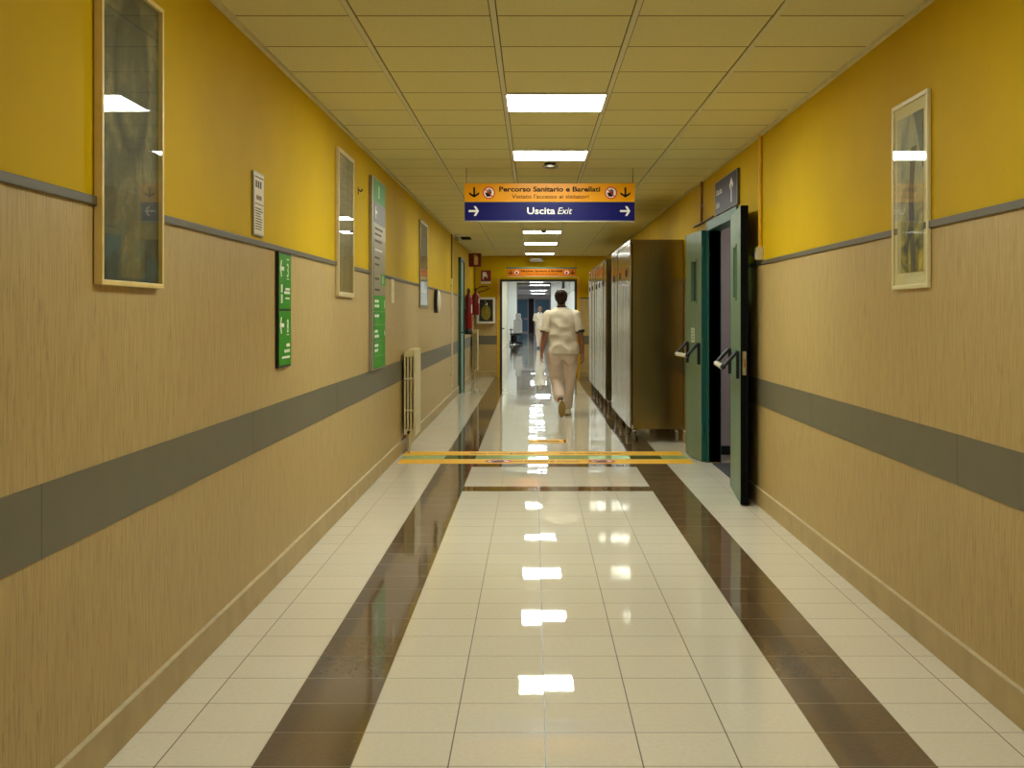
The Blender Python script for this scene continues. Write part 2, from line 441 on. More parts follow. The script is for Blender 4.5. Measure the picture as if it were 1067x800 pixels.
struct(tb.build('trim_1', M['tbar']), 'long pale bars of the suspended ceiling grid', 'ceiling grid')
tr_ = MB().box(XL, XL + .022, YBACK, YEND, CEIL - .02, CEIL)
struct(tr_.build('trim_2', M['tbar']), 'thin edge strip where the ceiling meets the left wall', 'trim')
tr_ = MB().box(XR - .022, XR, YBACK, YEND, CEIL - .02, CEIL)
struct(tr_.build('trim_3', M['tbar']), 'thin edge strip where the ceiling meets the right wall', 'trim')
# rails between yellow and beige
struct(MB().box(XL, XL + .012, YBACK, YEND, 1.684, 1.712).build('trim_4', M['rail'], bevel=.003), 'narrow grey rail between yellow and beige on the left wall', 'wall rail')
r_ = MB().box(XR - .012, XR, YBACK, DY0 - .07, 1.712, 1.742).box(XR - .012, XR, DY1 + .07, YEND, 1.712, 1.742)
struct(r_.build('trim_5', M['rail'], bevel=.003), 'narrow grey rail between yellow and beige on the right wall', 'wall rail')
r_ = MB().box(XL, OX0 - .07, YEND - .012, YEND, 1.712, 1.742).box(OX1 + .07, XR, YEND - .012, YEND, 1.712, 1.742)
struct(r_.build('trim_6', M['rail']), 'narrow grey rail across the end wall', 'wall rail')
# wide grey bands in lengths
def band(x0, x1, y0, y1, start, z0=.716, z1=.912):
    m = MB(); y = start
    while y < y1:
        a, e = max(y, y0), min(y + 2.4, y1)
        if e - a > .02: m.box(x0, x1, a + .0015, e - .0015, z0, z1)
        y += 2.4
    return m
struct(band(XL, XL + .005, YBACK, YEND, -6.4).build('trim_7', M['band']), 'wide grey protective band along the left wall', 'wall band')
m = band(XR - .005, XR, YBACK, DY0 - .07, -5.0, .714, .905)
m2 = band(XR - .005, XR, DY1 + .07, YEND, 4.6, .714, .905); m.add(m2.v, m2.f)
struct(m.build('trim_8', M['band']), 'wide grey protective band along the right wall', 'wall band')
m = MB().box(XL, OX0 - .07, YEND - .005, YEND, .714, .905).box(OX1 + .07, XR, YEND - .005, YEND, .714, .905)
struct(m.build('trim_9', M['band']), 'grey protective band across the end wall', 'wall band')
# baseboards
def basebd(name, pieces, label):
    m = MB(); lip = MB()
    for (x0, x1, y0, y1) in pieces: m.box(x0, x1, y0, y1, 0, .122); lip.box(x0, x1, y0, y1, .122, .127)
    o = struct(m.build(name, M['base'], bevel=.004), label, 'baseboard')
    lip.build('lip', M['basetop'], o)
basebd('baseboard_left', [(XL, XL + .016, YBACK, YEND)], 'beige baseboard along the left wall')
basebd('baseboard_right', [(XR - .016, XR, YBACK, DY0 - .07), (XR - .016, XR, DY1 + .07, YEND)], 'beige baseboard along the right wall')
basebd('baseboard_back', [(XL, OX0 - .07, YEND - .014, YEND), (OX1 + .07, XR, YEND - .014, YEND)], 'beige baseboard along the end wall')
# frame of the end opening: dark inner frame with a yellow border
fr = MB().box(OX0 - .002, OX0 + .045, YEND - .03, YEND + .21, 0, OTOP).box(OX1 - .045, OX1 + .002, YEND - .03, YEND + .21, 0, OTOP).box(OX0 - .002, OX1 + .002, YEND - .03, YEND + .21, OTOP - .045, OTOP + .002)
struct(fr.build('trim_10', M['frame_dark'], bevel=.004), 'dark frame around the end doorway', 'door frame')
fr = MB().box(OX0 - .065, OX0 - .003, YEND - .02, YEND, 0, OTOP + .06).box(OX1 + .003, OX1 + .065, YEND - .02, YEND, 0, OTOP + .06)
struct(fr.build('trim_11', M['yellowpipe']), 'yellow border on both sides of the end doorway', 'door frame')

# far corridor behind the end doorway
FX0, FX1, FC, PY_ = -1.24, 1.60, 2.90, 58.0
struct(MB().box(FX0 - .2, FX0, YEND + .2, PY_, 0, FC).build('wall_far_left', M['cream']), 'cream left wall of the far corridor', 'wall')
struct(MB().box(FX1, FX1 + .2, YEND + .2, PY_, 0, FC).build('wall_far_right', M['white']), 'white right wall of the far corridor', 'wall')
struct(MB().box(FX0 - .2, FX1 + .2, YEND + .2, 95, FC, FC + .1).build('ceiling_far', M['white']), 'white ceiling of the far corridor', 'ceiling')
p = MB().box(FX0, -.80, PY_, PY_ + .2, 0, FC).box(.83, FX1, PY_, PY_ + .2, 0, FC)
struct(p.build('wall_far_portal', M['white']), 'white wall with a wide gap far down the corridor', 'wall')
struct(MB().box(-.80, -.765, PY_ - .02, PY_ + .2, 0, 2.84).box(.795, .83, PY_ - .02, PY_ + .2, 0, 2.84).box(-.80, .83, PY_ - .02, PY_ + .2, 2.80, FC).build('trim_12', M['rail']), 'grey frame of the gap far down the corridor', 'door frame')
struct(MB().box(-1.5, -1.3, PY_ + .2, 95, 0, FC).build('wall_distant_left', M['lilac']), 'pale wall on the left beyond the distant gap', 'wall')
struct(MB().box(1.3, 1.5, PY_ + .2, 95, 0, FC).build('wall_distant_right', M['lilac']), 'pale wall on the right beyond the distant gap', 'wall')
struct(MB().box(-1.5, 1.5, 93, 93.2, 0, FC).build('wall_distant_back', M['frame_dark']), 'dark space behind the most distant doors', 'wall')
for nm, x0, x1, lab in (('door_5', -1.28, -.38, 'blue-grey door leaf left of the dark gap at the far end'), ('door_6', .02, 1.28, 'blue-grey door leaf right of the dark gap at the far end')):
    e = empty(nm, ((x0 + x1) / 2, 92, 0), 0, lab, 'door', kind='structure'); h = (x1 - x0) / 2
    MB().box(-h + .07, h - .07, -.03, .03, .08, 1.02).box(-h + .07, h - .07, -.03, .03, 1.10, 2.52).build('panel', M['bluegrey'], e)
    MB().box(-h, -h + .08, -.045, .045, 0, 2.6).box(h - .08, h, -.045, .045, 0, 2.6).box(-h, h, -.045, .045, 2.52, 2.6).box(-h, h, -.045, .045, 1.02, 1.10).box(-h, h, -.045, .045, 0, .09).build('door_frame', M['lilac'], e)
    MB().box(-.05, .05, -.10, -.045, 1.0, 1.06).build('handle', M['black'], e)
struct(MB().box(-1.3, 1.3, 91.9, 92.1, 2.6, FC).build('trim_13', M['white']), 'pale panel over the most distant doors', 'door panel')
# high louvred window on the right far wall
wn = empty('window_1', (FX1, 51.5, 2.32), RIGHT, 'high window with white vertical slats on the far right wall', 'window', kind='structure')
MB().box(-5, 5, -.03, -.001, 0, .03).box(-5, 5, -.03, -.001, .50, .54).build('frame', M['lampf'], wn)
sl = MB()
for k in range(40): sl.box(-5 + .25 * k, -5 + .25 * k + .17, -.05, -.012, .03, .50)
sl.build('slats', M['white'], wn)
MB().box(-5, 5, -.006, -.002, .03, .50).build('pane', M['bluegrey'], wn)

# side room behind the right doorway
RX0, RX1, RY0, RY1 = XR + .105, 3.4, 8.6, 11.75
struct(MB().box(RX0, RX1, RY1, RY1 + .1, 0, 2.6).build('wall_room_back', M['lilac']), 'pale lilac wall seen through the side doorway', 'wall')
struct(MB().box(RX0, RX1, RY0 - .1, RY0, 0, 2.6).box(RX1, RX1 + .1, RY0, RY1, 0, 2.6).build('wall_room_side', M['lilac']), 'other walls of the room behind the side doorway', 'wall')
struct(MB().box(RX0, RX1 + .1, RY0 - .1, RY1 + .1, 2.6, 2.7).build('ceiling_room', M['white']), 'ceiling of the room behind the side doorway', 'ceiling')
struct(MB().box(XR + .02, RX1, DY0 + .03, DY1 - .03, .0, .004).build('floor_room', M['darkgap']), 'dark grey flooring inside the side doorway', 'floor')
struct(MB().box(RX0, RX1, RY1 - .012, RY1, 0.004, .09).build('baseboard_room', M['black']), 'black baseboard of the room behind the side doorway', 'baseboard')

# green frame of the side doorway
fr = MB().box(XR - .02, XR + .11, DY0 - .07, DY0, 0, DTOP).box(XR - .02, XR + .11, DY1, DY1 + .07, 0, DTOP).box(XR - .02, XR + .11, DY0 - .07, DY1 + .07, DTOP - .04, DTOP + .05)
struct(fr.build('trim_14', M['teal_edge'], bevel=.004), 'green steel frame of the side doorway', 'door frame')

def door_leaf(name, hinge, free, wall_side, width, label, notice=False):
    d = Vector((free[0] - hinge[0], free[1] - hinge[1], 0)); ang = math.atan2(d.y, d.x)
    e = empty(name, (hinge[0], hinge[1], 0), ang, label, 'door', kind='structure')
    s = wall_side; T = .055 * s; z0, z1 = .008, 2.14
    a, c_, zs0, zs1 = (.38, .58, 1.49, 1.865) if width > .8 else (.22, .42, 1.49, 1.865)
    m = MB().box(.004, a, .002 * s, T, z0, z1).box(c_, width - .004, .002 * s, T, z0, z1).box(a, c_, .002 * s, T, z0, zs0).box(a, c_, .002 * s, T, zs1, z1)
    m.build('leaf', M['green_door'], e)
    MB().box(0, .004, 0, T, z0, z1).build('hinge_edge', M['teal_edge'], e)
    MB().box(width - .004, width, 0, T, z0, z1).build('free_edge', M['seal'], e)
    g = MB().box(a + .001, c_ - .001, T * .4, T * .6, zs0, zs1).build('pane', M['doorglass'], e)
    q = .022; f0, f1 = -.007 * s, .001 * s
    fm = MB().box(a - q, a, f0, f1, zs0 - q, zs1 + q).box(c_, c_ + q, f0, f1, zs0 - q, zs1 + q).box(a, c_, f0, f1, zs0 - q, zs0).box(a, c_, f0, f1, zs1, zs1 + q)
    fm.build('pane_frame', M['green_door'], e, bevel=.002)
    # panic bar: two black arms and a white grip
    pb = MB(); x0, x1 = .08, width - .12
    out = -.115 * s
    for x in (x0, x1):
        pb.box(x - .016, x + .016, -.022 * s, .001 * s, .90, 1.10)
        pb.cone((x, -.012 * s, 1.10), (x, out, .985), .014, .014, 12)
        pb.ball((x, out, .985), (.021, .021, .021), 12, 8)
    o = pb.build('panic_bar', M['black'], e, smooth=False, bevel=.002)
    MB().cone((x0 + .02, out, .982), (x1 - .02, out, .982), .020, .020, 16).build('grip', M['whiteplastic'], o, smooth=False)
    lk = MB().box(width, width + .003, T * .25, T * .75, .93, 1.10).build('lock_plate', M['chrome'], e)
    MB().box(width + .003, width + .012, T * .35, T * .65, .99, 1.04).build('latch', M['brownpipe'], lk)
    hg = MB()
    for z in (.25, 1.05, 1.9): hg.cone((-.006, .012 * s, z), (-.006, .012 * s, z + .1), .010, .010, 10)
    hg.build('hinge', M['teal_edge'], e)
    if notice:
        n_ = MB().box(.30, .44, -.003 * s, .001 * s, 1.10, 1.235).build('notice', M['paper'], e)
        nm = MB()
        for i in range(4): nm.box(.32, .42 - .02 * (i % 2), -.004 * s, -.003 * s, 1.12 + .028 * i, 1.134 + .028 * i)
        nm.build('print', M['green_door'], n_)
    return e
door_leaf('door_1', (1.552, 9.555), (1.474, 8.62), 1, .938, 'near green door leaf folded back against the right wall')
door_leaf('door_2', (1.548, 11.16), (1.492, 11.87), -1, .712, 'far green door leaf folded back beside the steel cabinets', notice=True)

# green framed door on the left wall near the end
d3 = empty('door_3', (XL, 21.5, 0), LEFT, 'narrow green-framed door in the left wall before the extinguishers', 'door', kind='structure')
MB().box(-.55, -.49, -.05, -.001, .0, 2.36).box(.49, .55, -.05, -.001, 0, 2.36).box(-.55, .55, -.05, -.001, 2.30, 2.36).build('door_frame', M['teal_edge'], d3, bevel=.004)
MB().box(-.49, .49, -.030, -.001, 0.01, 2.30).build('leaf', M['green_door'], d3)
hd = MB().box(-.46, -.42, -.036, -.03, .95, 1.12).build('handle_plate', M['alu'], d3)
MB().cone((-.44, -.03, 1.05), (-.44, -.085, 1.05), .010).cone((-.44, -.08, 1.05), (-.32, -.08, 1.05), .010).build('handle', M['black'], hd)

# ------------------------------------------------------------------ ceiling lights
def ceiling_light(y0, label, x0=-.1716, w=.6065, d=.6, z=CEIL, mat='lampw'):
    e = empty('ceiling_light', (x0 + w / 2, y0 + d / 2, z - .012), 0, label, 'ceiling light', 'ceiling light panels')
    hw, hd_ = w / 2, d / 2; q = .016
    MB().box(-hw, -hw + q, -hd_, hd_, 0, .0115).box(hw - q, hw, -hd_, hd_, 0, .0115).box(-hw + q, hw - q, -hd_, -hd_ + q, 0, .0115).box(-hw + q, hw - q, hd_ - q, hd_, 0, .0115).build('frame', M['lampf'], e)
    MB().box(-hw + q, hw - q, -hd_ + q, hd_ - q, .003, .0112).build('diffuser', M[mat], e)
    return e
for y, lab in ((7.0, 'square glowing ceiling panel nearest the camera, the largest one'),
               (9.4, 'second glowing ceiling panel, just in front of the hanging sign'),
               (12.8, 'glowing ceiling panel hidden above and behind the first hanging sign'),
               (15.7, 'glowing ceiling panel further behind the first hanging sign'),
               (18.4, 'first glowing strip of light visible below the hanging sign'),
               (21.4, 'second glowing strip of light visible below the hanging sign'),
               (25.0, 'last glowing ceiling panel before the end wall'),
               (3.7, 'added glowing ceiling panel over the near floor, out of frame above'), (.4, 'added glowing ceiling panel just in front of the camera, out of frame'), (-3.2, 'added glowing ceiling panel behind the camera')):  # unseen panels added to brighten the near part of the corridor
    ceiling_light(y, lab, mat='lampw' if 5 < y < 8 else 'lampm' if 8 < y < 20 else 'lampd')
for i in range(10):
    ceiling_light(29.5 + 3 * i, 'cool white square ceiling panel of the far corridor, seen only mirrored in the floor', -.17, .6, .6, FC, 'lampc')['group'] = 'cool lights of the far corridor'
ceiling_light(10.2, 'added cool white ceiling light, unseen in the room behind the green doors', 2.3, .6, .6, 2.6, 'lampr')  # unseen lamp added so the side room does not render black
for y in (62.5, 76, 87):
    ceiling_light(y, 'wide bluish ceiling light beyond the distant gap, nearest' if y < 65 else ('bluish ceiling light midway to the most distant doors' if y < 80 else 'bluish ceiling light close to the most distant doors'), -.2, 1.05, .5, FC, 'lampc')['group'] = 'cool lights of the far corridor'

# ------------------------------------------------------------------ hanging signs
def no_entry(parent, cx, cz, r, y):
    d = MB().disc(cx, cz, r * .9, y - .0006, y).build('pictogram', M['pink'], parent)
    h = MB()
    # a raised palm: palm block, four fingers, thumb
    h.prism([(cx - .42 * r, cz - .62 * r), (cx + .28 * r, cz - .62 * r), (cx + .42 * r, cz - .05 * r), (cx + .38 * r, cz + .1 * r), (cx - .32 * r, cz + .1 * r)], y - .0012, y - .0006)
    for i, (fx, fh) in enumerate(((-.24, .42), (-.04, .58), (.15, .6), (.33, .45))):
        h.box(cx + (fx - .075) * r, cx + (fx + .075) * r, y - .0012, y - .0006, cz + .05 * r, cz + fh * r)
    h.prism([(cx - .42 * r, cz - .5 * r), (cx - .62 * r, cz + .02 * r), (cx - .5 * r, cz + .1 * r), (cx - .30 * r, cz - .1 * r)], y - .0012, y - .0006)
    h.build('palm', M['ink'], d)
    q = MB().ring(cx, cz, r * .82, r, y - .002, y - .0004, 40)
    k = .06 * r
    q.prism([(cx - .62 * r - k, cz + .62 * r - k), (cx - .62 * r + k, cz + .62 * r + k), (cx + .62 * r + k, cz - .62 * r + k), (cx + .62 * r - k, cz - .62 * r - k)], y - .0016, y - .0013)
    q.build('red_ring', M['red'], d)
    return d

M['orange_shaded'] = plain('shaded_orange_sign', (172, 92, 0), 0.5, var=.08, scale=4, spec=.15)  # darker orange puts the far sign's shade into its colour
def hanging_sign(Y, xc, ztop, label, two, wires_at):
    W, T = 1.49, .024; h = .1615
    e = empty('hanging_sign', (xc, Y, ztop - (2 * h + .004 if two else h)), 0, label, 'sign')
    zb = (h + .004) if two else 0.0
    MB().box(-W / 2, W / 2, 0, T, zb, zb + h).build('orange_panel', M['orange' if two else 'orange_shaded'], e, bevel=.001)
    top = zb + h
    y = -.0004
    px = .008406
    def X(p): return (p - 572.8) * px
    def Z(v): return top - (v - 190.2) * px
    ar = MB()
    for p in (494.1, 651.7): MB().prism(arrow_pts(X(p), Z(199.7), .090, .088, .017, -PI / 2), y - .001, y).build('arrow', M['ink'], e)
    for p in (509.4, 636.6): no_entry(e, X(p), Z(200.1), .054, y)
    lettering('Percorso Sanitario e Barellati', M['ink'], e, 0, Z(198.7), .044, .885, y - .0006, bold=.030)
    lettering("Vietato l'accesso ai visitatori", M['inkbrown'], e, X(573.3), Z(205.9), .037, .675, y - .0006, bold=.010)
    if two:
        MB().box(-W / 2, W / 2, 0, T, 0, h).build('blue_panel', M['navy'], e, bevel=.001)
        ar = MB()
        for p in (493.7, 651.4): MB().prism(arrow_pts(X(p), Z(219.1), .090, .084, .017, 0), y - .001, y).build('arrow', M['signwhite'], e)
        lettering('Uscita', M['signwhite'], e, X(549.3), Z(222.1), .060, .245, y - .0006, 'LEFT', bold=.018)
        lettering('Exit', M['signwhite'], e, X(581.0), Z(222.1), .060, .128, y - .0006, 'LEFT', shear=.25)
    else:
        MB().box(-W / 2 - .01, W / 2 + .01, -.004, T + .004, top, top + .028).build('top_bar', M['teal_edge'], e)
        top += .028
    for x in wires_at: MB().cone((x, T / 2, top), (x, T / 2, CEIL - ztop + (zb + h)), .003, .003, 8).build('suspension_wire', M['brownpipe'], e)
    MB().box(-W / 2, W / 2, -.001, T + .002, -.012, 0).build('bottom_rail', M['alu'], e)
hanging_sign(10.6, .141, 2.512, 'large hanging sign with orange panel above a navy exit panel', True, (-.73, .73))
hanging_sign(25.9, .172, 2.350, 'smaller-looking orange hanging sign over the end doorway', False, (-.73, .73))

# blue exit sign on the right wall
e = empty('wall_sign', (XR, 10.03, 2.226), RIGHT, 'blue exit wall sign with white up arrow above the green doors', 'sign')
MB().box(-.575, .575, -.024, -.001, 0, .284).build('frame', M['grey_sign'], e, bevel=.002)
MB().box(-.565, .52, -.0255, -.0235, .008, .276).build('panel', M['navy2'], e)
lettering('Uscita', M['signwhite'], e, -.50, .165, .052, .32, -.0262, 'LEFT', bold=.016)
lettering('Exit', M['signwhite'], e, -.50, .055, .052, .19, -.0262, 'LEFT', shear=.25)
MB().prism(arrow_pts(.30, .142, .20, .17, .034, PI / 2), -.0266, -.0258).build('arrow', M['signwhite'], e)

# ------------------------------------------------------------------ pictures
def art_arch():
    t = NT('faded_stone_arch_print'); s, P = t.objco()
    n = t.noise(P, 7, detail=7, rough=.65); n2 = t.noise(P, 1.0, (26, 26, 4), detail=4)
    c = t.ramp(n, [(0.30, lin((30, 32, 20))), (0.5, lin((96, 90, 58))), (0.68, lin((164, 150, 98)))])
    c = t.mix(t.math('MULTIPLY', n2, .45), c, lin((74, 74, 54)))
    ex = t.math('DIVIDE', t.math('SUBTRACT', s[0], .01), .155); ez = t.math('DIVIDE', t.math('SUBTRACT', s[2], .67), .235)
    r = t.math('SQRT', t.math('ADD', t.math('MULTIPLY', ex, ex), t.math('MULTIPLY', ez, ez)))
    ring = t.math('SUBTRACT', 1.0, t.math('MULTIPLY', t.math('ABSOLUTE', t.math('SUBTRACT', t.math('ADD', r, t.math('MULTIPLY', t.math('SUBTRACT', n, .5), .25)), 1.0)), 4.0), clamp=True)
    c = t.mix(t.math('MULTIPLY', ring, .9), c, lin((18, 18, 12)))
    ins = t.math('MULTIPLY', t.math('LESS_THAN', r, .92), t.math('MULTIPLY', t.math('SUBTRACT', s[2], .45), 2.4, clamp=True))
    c = t.mix(t.math('MULTIPLY', ins, .7), c, lin((44, 46, 32)))
    # darker side figures and bluish patches low down
    low = t.math('SUBTRACT', 1.0, t.math('MULTIPLY', t.math('SUBTRACT', s[2], .05), 3.0), clamp=True)
    side = t.math('MULTIPLY', t.math('GREATER_THAN', t.math('ADD', t.math('ABSOLUTE', t.math('SUBTRACT', s[0], .0)), t.math('MULTIPLY', t.math('SUBTRACT', n, .5), .25)), .10), low)
    c = t.mix(t.math('MULTIPLY', side, .8), c, lin((26, 36, 22)))
    blue = t.math('MULTIPLY', t.math('LESS_THAN', s[2], .20), t.math('GREATER_THAN', t.noise(P, 9, detail=2), .53))
    c = t.mix(t.math('MULTIPLY', blue, .6), c, lin((52, 84, 84)))
    t.bsdf(c, .6); return t.m
def art_poster():
    t = NT('abstract_boat_print'); s, P = t.objco()
    n = t.noise(P, 6, detail=6, dist=1.2); n2 = t.noise(P, 17, detail=3)
    top = t.ramp(n, [(0.3, lin((126, 130, 118))), (0.55, lin((176, 170, 140))), (0.75, lin((196, 190, 160)))])
    low = t.ramp(n, [(0.34, lin((30, 44, 18))), (0.5, lin((170, 148, 20))), (0.64, lin((226, 204, 70)))])
    c = t.mix(t.math('MULTIPLY', t.math('SUBTRACT', .52, s[2]), 3.0, clamp=True), top, low)
    cur = t.math('ADD', .07, t.math('MULTIPLY', t.math('SINE', t.math('MULTIPLY', s[2], 4.6)), -.05))
    st = t.math('LESS_THAN', t.math('ABSOLUTE', t.math('SUBTRACT', s[0], t.math('ADD', cur, t.math('MULTIPLY', t.math('SUBTRACT', n2, .5), .05)))), .035)
    st = t.math('MULTIPLY', st, t.math('LESS_THAN', s[2], .60))
    c = t.mix(t.math('MULTIPLY', st, .85), c, lin((58, 46, 26)))
    edge = t.math('LESS_THAN', t.math('ADD', s[0], t.math('MULTIPLY', t.math('SUBTRACT', n2, .5), .02)), -.12)
    c = t.mix(t.math('MULTIPLY', edge, .75), c, lin((196, 188, 156)))
    sail = t.math('MULTIPLY', t.math('GREATER_THAN', s[0], t.math('ADD', .06, t.math('MULTIPLY', t.math('SUBTRACT', .72, s[2]), .5))), t.math('GREATER_THAN', s[2], .5))
    c = t.mix(t.math('MULTIPLY', sail, .8), c, lin((72, 84, 84)))
    t.bsdf(c, .6); return t.m
def art_text():
    t = NT('pale_grey_text_print'); s, P = t.objco()
    n = t.noise(P, 5, detail=5); c = t.ramp(n, [(0.3, lin((126, 116, 92))), (0.7, lin((168, 156, 124)))])
    ln = t.math('MULTIPLY', t.math('LESS_THAN', t.math('FRACT', t.math('MULTIPLY', s[2], 18.0)), .35), t.math('MULTIPLY', t.between(s[2], .62, .95), t.math('GREATER_THAN', t.noise(P, 1.0, (40, 40, 18), detail=1), .47)))
    c = t.mix(t.math('MULTIPLY', ln, .5), c, lin((92, 84, 68)))
    low = t.math('LESS_THAN', s[2], .36)
    c = t.mix(t.math('MULTIPLY', low, .55), c, t.ramp(t.noise(P, 1.0, (22, 22, 3), detail=4), [(0.35, lin((96, 86, 36))), (0.65, lin((150, 134, 68)))]))
    t.bsdf(c, .6); return t.m
def art_dark():
    t = NT('brown_panel_print'); s, P = t.objco()
    n = t.noise(P, 5, detail=5); c = t.ramp(n, [(0.3, lin((84, 74, 54))), (0.7, lin((128, 112, 80)))])
    c = t.mix(t.between(s[2], .38, .50), c, lin((110, 72, 36)))
    c = t.mix(t.between(s[2], .17, .36), c, lin((196, 192, 186)))
    c = t.mix(t.math('LESS_THAN', s[2], .16), c, lin((150, 146, 138)))
    t.bsdf(c, .6); return t.m

def picture(name, wall, x, yc, z0, w, h, label, cat, art, frame, q=.018, depth=.03, matw=0.0):
    e = empty(name, (x, yc, z0), wall, label, cat)
    a = w / 2
    m = MB().box(-a, -a + q, -depth, -.002, 0, h).box(a - q, a, -depth, -.002, 0, h).box(-a + q, a - q, -depth, -.002, 0, q).box(-a + q, a - q, -depth, -.002, h - q, h)
    m.build('frame', M[frame], e, bevel=.0025)
    MB().box(-a + q, a - q, -.010, -.003, q, h - q).build('backing_board' if not matw else 'mat_board', M['mat'] if matw else M['ink'], e)
    k = q + matw
    MB().box(-a + k, a - k, -.0125, -.0101, k, h - k).build('print', art, e)
    MB().box(-a + q + .0005, a - q - .0005, -depth + .002, -depth + .0035, q + .0005, h - q - .0005).build('glass_pane', M['glass'], e)
    return e
picture('framed_picture', LEFT, XL, 3.885, 1.450, .60, .965, 'large framed picture of a dim stone arch, nearest on the left wall', 'picture', art_arch(), 'gilt', .016, .028)
picture('framed_poster_picture', LEFT, XL, 8.30, 1.483, .69, .985, 'tall beige-framed grey poster on the left wall behind the small notice', 'poster', art_text(), 'beigeframe', .03, .025)
picture('framed_panel_picture', LEFT, XL, 14.23, 1.447, .93, 1.0, 'narrow-looking brown framed panel with a white lower part, farthest on the left wall', 'picture', art_dark(), 'alu', .03, .02)
picture('framed_print_picture', RIGHT, XR, 5.155, 1.471, .49, .81, 'cream-framed print with wide mat, the only picture on the right wall', 'picture', art_poster(), 'creamframe', .018, .018, .052)

# A4 notice on the yellow wall
e = empty('wall_notice_sign', (XL, 5.70, 1.730), LEFT, 'small grey-framed paper notice on the yellow left wall', 'notice')
MB().box(-.105, .105, -.012, -.001, 0, .30).build('frame', M['alu'], e, bevel=.002)
MB().box(-.096, .096, -.0128, -.0115, .009, .291).build('paper', M['paper'], e)
m = MB()
m.box(-.085, .085, -.0134, -.0127, .272, .278); m.box(-.085, .085, -.0134, -.0127, .148, .152)
random.seed(3)
for i in range(3): m.box(-.075 + .045 * i, -.045 + .045 * i, -.0134, -.0127, .225, .258)
for i in range(9):
    z = .03 + .012 * i
    m.box(-.08, .03 + .05 * random.random(), -.0134, -.0127, z, z + .005)
m.build('print', M['inkgrey'], e)
MB().box(-.06, .05, -.0134, -.0127, .17, .19).build('stripe', M['brownpipe'], e)

# small green sign
e = empty('green_wall_sign', (XL, 6.265, 1.09), LEFT, 'small green two-panel direction sign under the rail on the left wall', 'sign')
MB().box(-.155, .155, -.018, -.001, 0, .592).build('frame', M['black'], e)
for i, z in enumerate((.012, .302)):
    MB().box(-.153, .145, -.0205, -.0175, z, z + .278).build('green_panel', M['green'], e)
    MB().prism(arrow_pts(-.085, z + .205, .10, .085, .020, PI), -.0212, -.0206).build('arrow', M['signwhite'], e)
lettering('3', M['signwhite'], e, .055, .468, .072, .045, -.0212, bold=.01)
lettering('8', M['signwhite'], e, .055, .178, .072, .045, -.0212, bold=.01)
m = MB()
for (x0, x1, z, h) in ((-.11, -.075, .33, .045), (-.11, -.075, .385, .04), (.0, .11, .398, .012), (-.03, .11, .378, .014), (.0, .10, .352, .008),
                       (.02, .11, .105, .016), (-.03, .11, .075, .016), (-.09, .11, .045, .012), (.03, .09, .555, .006), (.03, .09, .455, .004), (.03, .09, .165, .004)):
    m.box(x0, x1, -.0212, -.0206, z, z + h)
m.build('print', M['signwhite'], e)

# tall directory board
e = empty('directory_wall_sign', (XL, 9.985, .916), LEFT, 'tall green and grey directory board between the two framed panels, left wall', 'sign')
HT = 1.552
MB().box(-.415, .415, -.030, -.001, 0, HT).build('frame', M['alu'], e, bevel=.003)
rows = [(0.012, .105, 'green'), (.109, .225, 'green'), (.229, .36, 'green'), (.364, .468, 'green'), (.472, .602, 'green'),
        (.606, .68, 'midgrey_sign'), (.684, .79, 'midgrey_sign'), (.794, .93, 'midgrey_sign'), (.934, 1.06, 'midgrey_sign'),
        (1.064, 1.185, 'lightgrey_sign'), (1.189, 1.355, 'grey_sign'), (1.359, HT - .012, 'green')]
for z0, z1, mm in rows: MB().box(-.33, .405, -.0325, -.0295, z0, z1).build('panel', M[mm], e)
MB().box(.10, .40, -.0335, -.0326, .69, .785).build('green_square', M['green'], e)
wm = MB()
random.seed(5)
for z, n_ in ((.545, 2), (.425, 1), (.30, 2), (.185, 2)):
    for i in range(n_):
        zz = z - .04 * i
        x = -.29
        for k in range(2):
            L = .06 + .07 * random.random(); wm.box(x, x + L, -.0334, -.0326, zz, zz + .022); x += L + .02
wm.box(.33, .355, -.0334, -.0326, .50, .565); wm.box(.33, .355, -.0334, -.0326, .27, .31)
wm.box(.20, .24, -.0345, -.0335, .705, .77)
wm.box(-.05, .0, -.0334, -.0326, 1.40, 1.50)
wm.prism(arrow_pts(-.20, 1.275, .11, .10, .022, PI), -.0334, -.0326)
for i in range(3): wm.box(-.27, -.02 + .1 * i, -.0334, -.0326, .965 + .0 * i + .0, .977)
wm.build('print', M['signwhite'], e)
wm = MB()
for z, L in ((1.135, .50), (1.09, .40), (1.035, .42), (.90, .30), (.845, .26), (.73, .26), (.64, .30)):
    wm.box(-.28, -.28 + L, -.0334, -.0326, z, z + .016)
wm.build('dark_print', M['inkgrey'], e)

# small pale plate, hook, round fixture
e = empty('wall_plate_sign', (XL, 11.14, 1.47), LEFT, 'small blank cream plate on the left wall after the directory board', 'wall plate')
MB().box(-.10, .10, -.012, -.001, 0, .23).build('plate', M['creamframe'], e, bevel=.003)
MB().cone((-.08, -.011, .115), (-.08, -.014, .115), .005).cone((.08, -.011, .115), (.08, -.014, .115), .005).build('screw', M['alu'], e)
e = empty('wall_mount_hook', (XL, 8.99, 2.255), LEFT, 'tiny dark hook on the yellow wall left of the directory board', 'hook')
MB().box(-.012, .012, -.006, -.001, 0, .05).build('plate', M['brownpipe'], e)
MB().hose([(0, -.005, .035), (0, -.022, .02), (0, -.03, .026), (0, -.032, .04)], .005).build('hook', M['black'], e)
e = empty('round_wall_clock', (XL, 15.95, 1.385), LEFT, 'round black-rimmed pale-faced fixture on the left wall above the radiator', 'wall clock')
MB().ring(0, .157, .125, .157, -.045, -.002, 40).disc(0, .157, .126, -.03, -.002, 40).build('rim', M['black'], e)
